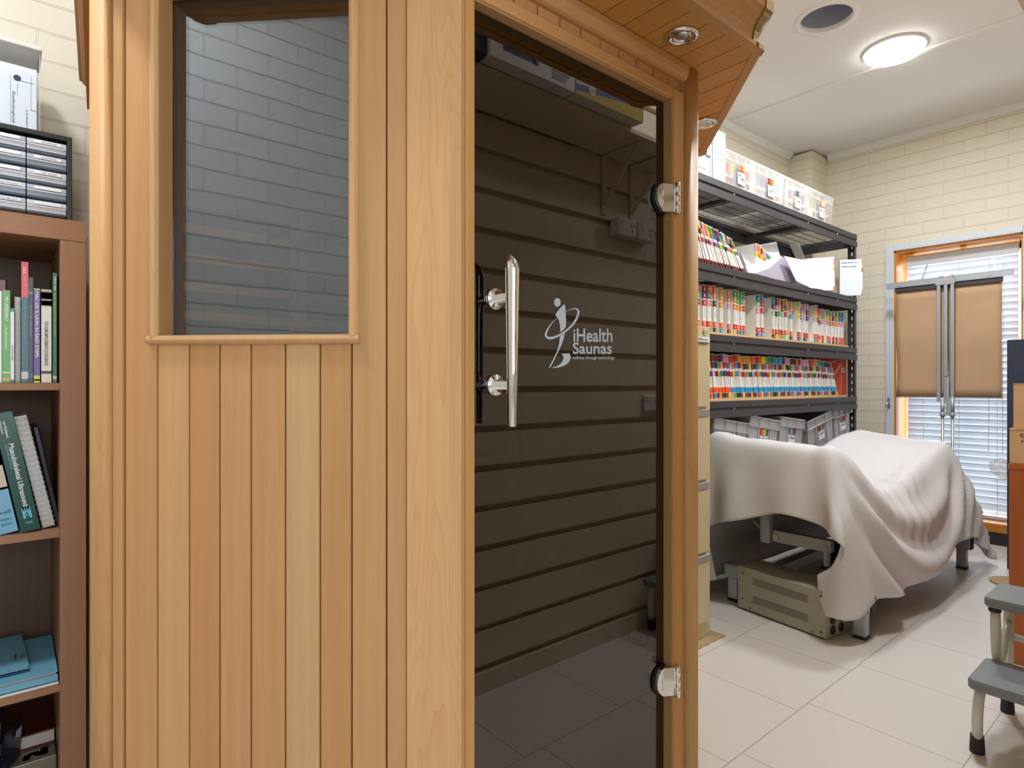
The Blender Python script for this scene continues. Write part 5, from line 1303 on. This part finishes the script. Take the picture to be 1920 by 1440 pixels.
# ------------------------------------------------------------------ treatment bed and its sheet
NET = [
 [(2.675,1.635,.10),(2.66,1.655,.235),(2.64,1.655,.365),(2.62,1.47,.435),(2.615,1.29,.495),(2.615,1.135,.480),(2.545,0.99,.415),(2.60,1.115,.225),(2.585,1.070,.112)],
 [(2.69,1.735,.12),(2.665,1.725,.46),(2.65,1.67,.60),(2.642,1.46,.63),(2.640,1.29,.64),(2.632,1.16,.63),(2.605,1.05,.585),(2.60,.985,.36),(2.65,.955,.118)],
 [(2.76,1.738,.12),(2.73,1.73,.50),(2.70,1.695,.785),(2.685,1.50,.792),(2.680,1.32,.786),(2.678,1.18,.778),(2.675,1.075,.764),(2.70,.995,.50),(2.745,.945,.165)],
 [(2.88,1.738,.12),(2.86,1.73,.50),(2.81,1.69,.792),(2.80,1.50,.800),(2.795,1.30,.795),(2.790,1.17,.785),(2.79,1.055,.748),(2.84,.965,.46),(2.90,.93,.162)],
 [(3.0,1.735,.12),(2.99,1.725,.48),(2.96,1.67,.73),(2.95,1.48,.735),(2.945,1.30,.725),(2.945,1.17,.705),(2.945,1.05,.655),(3.0,.955,.42),(3.04,.925,.152)],
 [(3.15,1.73,.12),(3.14,1.71,.45),(3.12,1.65,.63),(3.12,1.46,.625),(3.12,1.30,.615),(3.12,1.16,.60),(3.12,1.045,.565),(3.15,.945,.37),(3.20,.915,.148)],
 [(3.32,1.73,.12),(3.31,1.70,.42),(3.30,1.63,.57),(3.30,1.45,.565),(3.30,1.29,.56),(3.30,1.16,.56),(3.29,1.045,.548),(3.32,.935,.35),(3.36,.91,.152)],
 [(3.48,1.72,.12),(3.47,1.69,.42),(3.46,1.62,.585),(3.46,1.45,.59),(3.46,1.29,.588),(3.45,1.15,.588),(3.43,1.035,.582),(3.48,.935,.37),(3.53,.91,.172)],
 [(3.72,1.72,.12),(3.71,1.68,.45),(3.70,1.61,.655),(3.70,1.44,.665),(3.70,1.28,.662),(3.70,1.14,.655),(3.69,1.03,.635),(3.72,.94,.42),(3.75,.915,.20)],
 [(3.95,1.71,.12),(3.95,1.67,.48),(3.94,1.60,.715),(3.94,1.44,.725),(3.94,1.27,.718),(3.94,1.13,.705),(3.94,1.03,.682),(3.95,.945,.46),(3.96,.92,.235)],
 [(4.14,1.70,.12),(4.13,1.66,.48),(4.11,1.58,.745),(4.11,1.42,.752),(4.11,1.26,.735),(4.11,1.12,.718),(4.12,1.03,.695),(4.15,.95,.46),(4.18,.92,.20)],
 [(4.26,1.68,.14),(4.25,1.64,.46),(4.20,1.56,.725),(4.20,1.40,.738),(4.20,1.25,.722),(4.20,1.12,.705),(4.20,1.045,.685),(4.28,.945,.40),(4.35,.89,.065)],
 [(4.31,1.66,.14),(4.29,1.60,.34),(4.27,1.52,.46),(4.27,1.38,.48),(4.27,1.25,.46),(4.275,1.13,.44),(4.285,1.05,.42),(4.35,.975,.25),(4.45,.90,.045)],
 [(4.35,1.64,.12),(4.33,1.58,.22),(4.31,1.50,.25),(4.31,1.37,.27),(4.31,1.25,.26),(4.315,1.14,.235),(4.33,1.06,.20),(4.42,1.00,.13),(4.53,.95,.045)],
]
for rw in NET[1:13]: rw[0] = (rw[0][0], rw[0][1], 0.06)
def cr(p, t):
    p0, p1, p2, p3 = p
    return 0.5 * ((2 * p1) + (-p0 + p2) * t + (2 * p0 - 5 * p1 + 4 * p2 - p3) * t * t + (-p0 + 3 * p1 - 3 * p2 + p3) * t ** 3)
def resample(pts, k):
    pts = [Vector(p) for p in pts]; n = len(pts); out = []
    for i in range(n - 1):
        q = (pts[max(i - 1, 0)], pts[i], pts[i + 1], pts[min(i + 2, n - 1)])
        for j in range(k): out.append(cr(q, j / k))
    out.append(pts[-1]); return out
rows = [resample(rw, 9) for rw in NET]
cols_ = [resample([rw[j] for rw in rows], 9) for j in range(len(rows[0]))]
g = [[cols_[j][i].copy() for j in range(len(cols_))] for i in range(len(cols_[0]))]
ni, nj = len(g), len(g[0])
def smooth(x, a, b):
    t = max(0.0, min(1.0, (x - a) / (b - a))); return t * t * (3 - 2 * t)
g2_ = [[p.copy() for p in rw] for rw in g]
for i in range(ni):
    for j in range(nj):
        du = g[min(i + 1, ni - 1)][j] - g[max(i - 1, 0)][j]; dv = g[i][min(j + 1, nj - 1)] - g[i][max(j - 1, 0)]
        nn = dv.cross(du)
        nn = nn.normalized() if nn.length > 1e-9 else UP
        p = g[i][j]; ii, jj = i / 9, j / 9
        d = 0.0
        # pleats in the end drape
        e = 1 - smooth(ii, 1.0, 2.0)
        d += e * 0.019 * math.sin(p.y * 30 + 1.2 + 1.5 * math.sin(p.y * 7)) * (1 - smooth(p.z, 0.45, 0.78) * 0.9)
        # swags in the front drape
        f = smooth(jj, 6.1, 7.0) * smooth(ii, 1.6, 3.0) * (1 - smooth(ii, 11.5, 13))
        zc = 0.16 + 0.50 * ((p.x - 3.42) / 0.80) ** 2
        d += f * 0.024 * math.sin((p.z - zc) * 28 + 0.4) * (1 - 0.4 * smooth(ii, 8, 11))
        d += f * 0.004 * math.sin(p.x * 13 + p.z * 7)
        # far end vertical folds
        d += smooth(ii, 10.6, 12) * smooth(jj, 5.5, 7) * 0.012 * math.sin(p.y * 60 + p.x * 25)
        # gathered creases on top
        q = math.hypot((p.x - 3.36) / 0.26, (p.y - 1.06) / 0.13)
        d += 0.010 * math.exp(-q * q) * math.sin((p.x - 3.36) * 62 - (p.y - 1.06) * 34)
        # soft crumple everywhere
        d += 0.0022 * math.sin(p.x * 17 + 3 * math.sin(p.y * 9)) * math.sin(p.y * 19 + p.z * 11 + 2)
        g2_[i][j] = p + nn * d
        if g2_[i][j].y > 1.742: g2_[i][j].y = 1.742
        if g2_[i][j].z < 0.02: g2_[i][j].z = 0.02
b = MB(); b.grid(g2_, True)
o = b.build('bed_sheet', 'linen')
md = o.modifiers.new('thickness', 'SOLIDIFY'); md.thickness = 0.0025; md.offset = 0
tag(o, 'off white cotton sheet draped over the treatment bed', 'sheet')

r = root('treatment_bed', (3.5, 1.3, 0), 'grey metal treatment bed under the draped sheet', 'bed')
def sec(name, x0, x1, z0, z1, t=0.055, mat='vinyl'):
    b = MB(); b.hexa([(x0, 1.09, z0 - t), (x1, 1.09, z1 - t), (x1, 1.585, z1 - t), (x0, 1.585, z0 - t), (x0, 1.09, z0), (x1, 1.09, z1), (x1, 1.585, z1), (x0, 1.585, z0)], 0.008); return b.build(name, mat, r)
sec('leg_section', 2.72, 3.18, 0.755, 0.560); sec('seat_section', 3.19, 3.46, 0.530, 0.545); sec('back_section', 3.47, 4.16, 0.555, 0.700)
for x in (2.76, 4.25):
    MB().box(x - 0.028, x + 0.028, 0.955, 1.62, 0.117, 0.182, 0.006).build('foot_beam', 'alu', r)
    for y in (1.0, 1.575):
        lg_ = MB().box(x - 0.022, x + 0.022, y - 0.024, y + 0.024, 0.014, 0.1165, 0.002).build('leg', 'alu', r)
        MB().box(x - 0.024, x + 0.024, y - 0.026, y + 0.026, 0.0, 0.0138, 0.002).build('foot_cap', 'rubber', lg_)
    for y in (0.9545, 1.6205): MB().box(x - 0.027, x + 0.027, y - 0.004, y + 0.004, 0.119, 0.180, 0.003).build('beam_cap', 'rubber', r)
b = MB(); b.box(2.79, 4.22, 1.10, 1.15, 0.125, 0.175); b.build('base_rail', 'alu', r)
b = MB(); b.box(2.79, 4.22, 1.42, 1.47, 0.125, 0.175); b.build('base_rail', 'alu', r)
b = MB(); b.box(2.75, 2.79, 1.395, 1.44, 0.318, 0.62, 0.004); b.build('lift_post', 'grey_metal', r)
b = MB(); b.box(2.755, 2.795, 1.12, 1.38, 0.330, 0.385, 0.004); b.build('cross_arm', 'grey_metal', r)
b = MB(); b.lathe((2.748, 1.365, 0.357), (1, 0, 0), [(0.012, 0), (0.012, 0.05)], 16); b.build('pivot_bolt', 'steel', r)
b = MB(); b.box(2.75, 2.78, 1.13, 1.15, 0.27, 0.36, 0.003); b.build('bracket', 'grey_metal', r)
b = MB(); b.tube([(2.86, 1.46, 0.45), (2.86, 1.05, 0.41)], 0.006, 8); b.build('spring_rod', 'bronze', r)
b = MB(); b.box(2.90, 3.55, 1.16, 1.50, 0.43, 0.465); b.build('under_frame', 'black_metal', r)
b = MB(); b.slab([(3.0, 1.22, 0.18), (3.08, 1.22, 0.18), (3.45, 1.22, 0.43), (3.37, 1.22, 0.43)], (0, 0.05, 0)); b.slab([(3.9, 1.38, 0.18), (3.98, 1.38, 0.18), (3.5, 1.38, 0.46), (3.42, 1.38, 0.46)], (0, 0.05, 0)); b.build('scissor_lift', 'black_metal', r)
b = MB(); b.tube([(2.84, 1.50, 0.47), (2.80, 1.50, 0.40), (2.81, 1.47, 0.37), (2.80, 1.445, 0.40)], 0.006, 8); b.box(2.79, 2.83, 1.56, 1.60, 0.41, 0.45, 0.004); b.build('release_lever', 'steel', r)

# ------------------------------------------------------------------ beige ventilated instrument box under the bed
A_, B_, C_ = Vector((2.676, 1.513, 0)), Vector((2.612, 1.082, 0)), Vector((2.789, 1.057, 0))
ea = (B_ - A_).normalized(); La = (B_ - A_).length; na = Vector((ea.y, -ea.x, 0)); na = na if na.x < 0 else -na; W_ = 0.178; Hh = 0.196
r = root('instrument_box', ((A_ + B_) / 2 - na * W_ / 2), 'beige ventilated metal instrument box on the floor under the bed', 'instrument box')
b = MB(); b.obox(A_, ea, -na, UP, (0, La), (0, W_), (0.008, 0.008 + Hh), 0.003); b.build('casing', 'beige_metal', r)
b = MB()
for zz in (0.052, 0.135):
    for i in range(44):
        for k in range(6):
            s = 0.085 + i * 0.0062 + (k % 2) * 0.003; z = zz + k * 0.0058
            p = A_ + ea * s + na * 0.0009 + UP * z
            b.face([p, p + ea * 0.0034, p + ea * 0.0034 + UP * 0.0034, p + UP * 0.0034])
b.build('vent_holes', 'rubber', r)
b = MB()
for s, z in ((0.03, 0.175), (0.03, 0.055), (La - 0.02, 0.03), (0.07, 0.022), (La - 0.06, 0.018), (La - 0.02, 0.18)):
    b.lathe(A_ + ea * s + UP * z, na, [(0.0042, 0), (0.0036, 0.0016), (0.001, 0.002)], 12)
b.build('screws', 'rubber', r)
for i in range(2):
    for k in range(4):
        p = B_ - na * (0.052 + 0.062 * i) + UP * (0.035 + 0.045 * k)
        b = MB(); b.lathe(p, ea, [(0.021, 0.0), (0.021, 0.001), (0.017, 0.0013), (0.004, 0.0008)], 24); b.build('fan_grille', 'rubber', r)
for s, t in ((0.03, 0.02), (La - 0.03, 0.02), (0.03, W_ - 0.02), (La - 0.03, W_ - 0.02)):
    MB().lathe(A_ + ea * s - na * t, (0, 0, 1), [(0.01, 0), (0.01, 0.0078)], 12).build('foot', 'rubber', r)

# ------------------------------------------------------------------ folded stand with brown paper boards in front of the window
r = root('folding_stand', (4.85, 1.22, 0), 'folded aluminium stand with brown boards in front of the blind', 'stand')
b = MB(); b.slab([(4.835, 1.585, 1.752), (4.855, 1.585, 1.748), (4.855, 1.585, 1.790), (4.845, 1.585, 1.792), (4.835, 1.585, 1.786)], (0, -0.71, 0)); b.build('top_rail', 'alu', r)
b = MB(); b.box(4.845, 4.868, 0.93, 1.535, 1.722, 1.7475); b.build('hinge_strip', 'black_metal', r)
for y in (1.50, 0.995):
    b = MB(); b.lathe((4.835, y, 1.765), (-1, 0, 0), [(0.008, 0), (0.006, 0.004)], 16); b.build('rivet', 'steel', r)
def sheet(y0, y1):
    b = MB(); rows_ = []
    for i in range(13):
        z = 1.722 - 0.742 * i / 12
        rows_.append([(4.862 + 0.006 * math.sin(3.2 * t + 0.4 * i) * (i / 12) + 0.004 * math.sin(i * 0.9), y0 + (y1 - y0) * t + 0.006 * math.sin(i * 0.5) * (1 - t), z) for t in [q / 8 for q in range(9)]])
    b.grid(rows_, True); o = b.build('brown_board', 'kraft', r); md = o.modifiers.new('thickness', 'SOLIDIFY'); md.thickness = 0.006; md.offset = 0
    MB().box(4.855, 4.869, min(y0, y1), max(y0, y1), 0.9735, 0.9775).build('board_edge', 'alu', r)
sheet(1.53, 1.2285); sheet(1.2265, 0.935)
for y in (1.2665, 1.2265, 1.190):
    b = MB(); b.box(4.820, 4.840, y - 0.0105, y + 0.0105, 0.95 if y > 1.2 else 0.98, 1.742, 0.003); b.build('stand_tube', 'alu', r)
b = MB(); b.box(4.816, 4.846, 1.175, 1.285, 1.735, 1.775, 0.004); b.box(4.822, 4.846, 1.185, 1.205, 1.775, 1.80, 0.003); b.box(4.822, 4.846, 1.245, 1.265, 1.775, 1.80, 0.003); b.build('clamp_head', 'grey_metal', r)
for y, z1 in ((1.245, 0.955), (1.190, 0.985)):
    lg_ = MB().tube([(4.83, y, z1), (4.83, y, 0.86)], 0.0125, 16).build('telescopic_leg', 'alu', r)
    MB().tube([(4.83, y, 0.862), (4.83, y, 0.0)], 0.0085, 14).build('inner_tube', 'steel', lg_)
    MB().tube([(4.83, y, 0.88), (4.83, y, 0.85)], 0.0155, 16).build('collar', 'grey_metal', lg_)
b = MB(); b.box(4.818, 4.828, 1.205, 1.225, 0.86, 1.12, 0.002); b.tube([(4.82, 1.215, 1.12), (4.815, 1.23, 1.13)], 0.005, 8); b.build('folding_strut', 'grey_metal', r)

# ------------------------------------------------------------------ right edge: navy board, desk, cartons, step stool
b = MB(); b.box(4.43, 4.46, 0.13, 0.83, 0.0, 1.325, 0.004); solid(b.build('display_board', 'navy'), 'tall navy felt board standing between window and desk', 'board')
b = MB(); b.lathe((4.13, 0.745, 0.0), (0, 0, 1), [(0.10, 0), (0.104, 0.006), (0.10, 0.012)], 32); solid(b.build('round_pad', 'carpet'), 'round tan pad on the floor behind the step stool', 'pad')
r = root('wooden_desk', (3.3, 0.34, 0), 'orange brown veneer desk end at the right edge', 'desk')
DX0, DX1, DY0, DY1, DZ = 2.95, 3.80, 0.130, 0.549, 0.765
MB().tone(T_MID).box(DX0, DX1, DY0, DY1, DZ - 0.022, DZ, 0.002).build('desk_top', 'desk_wood', r)
MB().tone((0.95, 0.95, 0.95)).box(DX0 + 0.002, DX0 + 0.022, DY0 + 0.002, DY1 - 0.002, 0, DZ - 0.0225, 0.001).build('end_panel', 'desk_wood', r)
MB().tone((0.95, 0.95, 0.95)).box(DX1 - 0.022, DX1 - 0.002, DY0 + 0.002, DY1 - 0.002, 0, DZ - 0.0225, 0.001).build('end_panel', 'desk_wood', r)
MB().tone((0.95, 0.95, 0.95)).box(DX0 + 0.0225, DX1 - 0.0225, DY1 - 0.024, DY1 - 0.006, 0.02, DZ - 0.0225, 0.001).build('front_panel', 'desk_wood', r)
def cart(x0, x1, y0, y1, z0, z1, label, writing):
    r = root('cardboard_box', ((x0 + x1) / 2, (y0 + y1) / 2, z0), label, 'box', 'cardboard boxes on the desk')
    MB().box(x0, x1, y0, y1, z0, z1 - 0.004, 0.003).build('carton', 'carton', r)
    b = MB(); m = (x0 + x1) / 2; b.box(x0 - 0.001, m - 0.001, y0 - 0.001, y1 + 0.001, z1 - 0.0035, z1); b.box(m + 0.001, x1 + 0.001, y0 - 0.001, y1 + 0.001, z1 - 0.0035, z1); b.build('flaps', 'carton', r)
    if writing:
        b = MB(); b.tone(srgb(52, 40, 36)); b.text('OLD', (x0 - 0.0008, y1 - 0.032, z1 - 0.030), (0, -1, 0), UP, 0.055, 0.014, 0.02); b.text('m,', (x0 - 0.0008, y1 - 0.036, z1 - 0.052), (0, -1, 0), UP, 0.028, 0.010, 0.02); b.text('W', (x0 - 0.0008, y1 - 0.05, z1 - 0.09), (0, -1, 0), UP, 0.02, 0.013, 0.02); b.build('handwriting', 'paint', r)
cart(2.955, 3.35, 0.16, 0.546, 0.7655, 0.898, 'lower brown cardboard box with black handwriting on the desk', True)
cart(2.975, 3.32, 0.18, 0.538, 0.8985, 1.072, 'upper brown cardboard box stacked on the lettered one', False)

r = root('step_stool', (2.3, 0.31, 0), 'two step metal stool with grey ribbed treads', 'step stool')
def tread(x0, x1, z, th=0.028):
    b = MB(); y0, y1, rr = 0.135, 0.488, 0.022
    pts = []
    for (cx, cy, a0) in ((x1 - rr, y1 - rr, 0), (x0 + rr, y1 - rr, PI / 2), (x0 + rr, y0 + rr, PI), (x1 - rr, y0 + rr, 1.5 * PI)):
        for k in range(6): a = a0 + k / 5 * PI / 2; pts.append((cx + rr * math.cos(a), cy + rr * math.sin(a)))
    rg = lambda s, zz: [Vector(((x0 + x1) / 2 + (p[0] - (x0 + x1) / 2) * s, (y0 + y1) / 2 + (p[1] - (y0 + y1) / 2) * s, zz)) for p in pts]
    b.rings([rg(0.985, z - th), rg(1.0, z - th + 0.004), rg(1.0, z - 0.006), rg(0.985, z)], False); return b.build('tread', 'tread', r)
tread(2.112, 2.325, 0.225); tread(2.292, 2.50, 0.418)
for y in (0.462, 0.165):
    sy = 1 if y > 0.3 else -1
    lg_ = MB().tube([(2.20, y, 0.196), (2.168, y + 0.004 * sy, 0.185), (2.152, y + 0.006 * sy, 0.15), (2.150, y + 0.008 * sy, 0.10), (2.160, y + 0.010 * sy, 0.045)], 0.0135, 16).build('front_leg', 'enamel', r)
    MB().lathe((2.163, y + 0.011 * sy, 0.0), (0, 0, 1), [(0.0185, 0), (0.019, 0.006), (0.0165, 0.05), (0.0145, 0.052)], 18).build('rubber_foot', 'rubber', lg_)
    lg_ = MB().tube([(2.318, y, 0.375), (2.322, y, 0.33), (2.330, y, 0.24), (2.345, y, 0.20)], [0.0125, 0.0135, 0.0125, 0.0105], 14).build('riser_tube', 'enamel', r)
    MB().lathe((2.312, y, 0.376), (0, 0, 1), [(0.016, 0), (0.017, 0.006), (0.013, 0.0138)], 16).build('rubber_bush', 'rubber', lg_)
    lg_ = MB().tube([(2.47, y - 0.004 * sy, 0.389), (2.478, y - 0.002 * sy, 0.30), (2.50, y + 0.004 * sy, 0.04)], 0.0135, 16).build('rear_leg', 'enamel', r)
    MB().lathe((2.5025, y + 0.005 * sy, 0.0), (0, 0, 1), [(0.0185, 0), (0.019, 0.006), (0.0165, 0.05), (0.0145, 0.052)], 18).build('rubber_foot', 'rubber', lg_)
    MB().tube([(2.335, y, 0.205), (2.37, y - 0.002 * sy, 0.215), (2.43, y - 0.004 * sy, 0.27), (2.468, y - 0.004 * sy, 0.31)], [0.0095, 0.012, 0.013, 0.010], 12).build('side_brace', 'enamel', r)
MB().tube([(2.485, 0.455, 0.255), (2.485, 0.17, 0.255)], 0.0105, 12).build('cross_tube', 'enamel', r)
MB().tube([(2.34, 0.455, 0.186), (2.34, 0.17, 0.186)], 0.0085, 12).build('cross_tube', 'enamel', r)
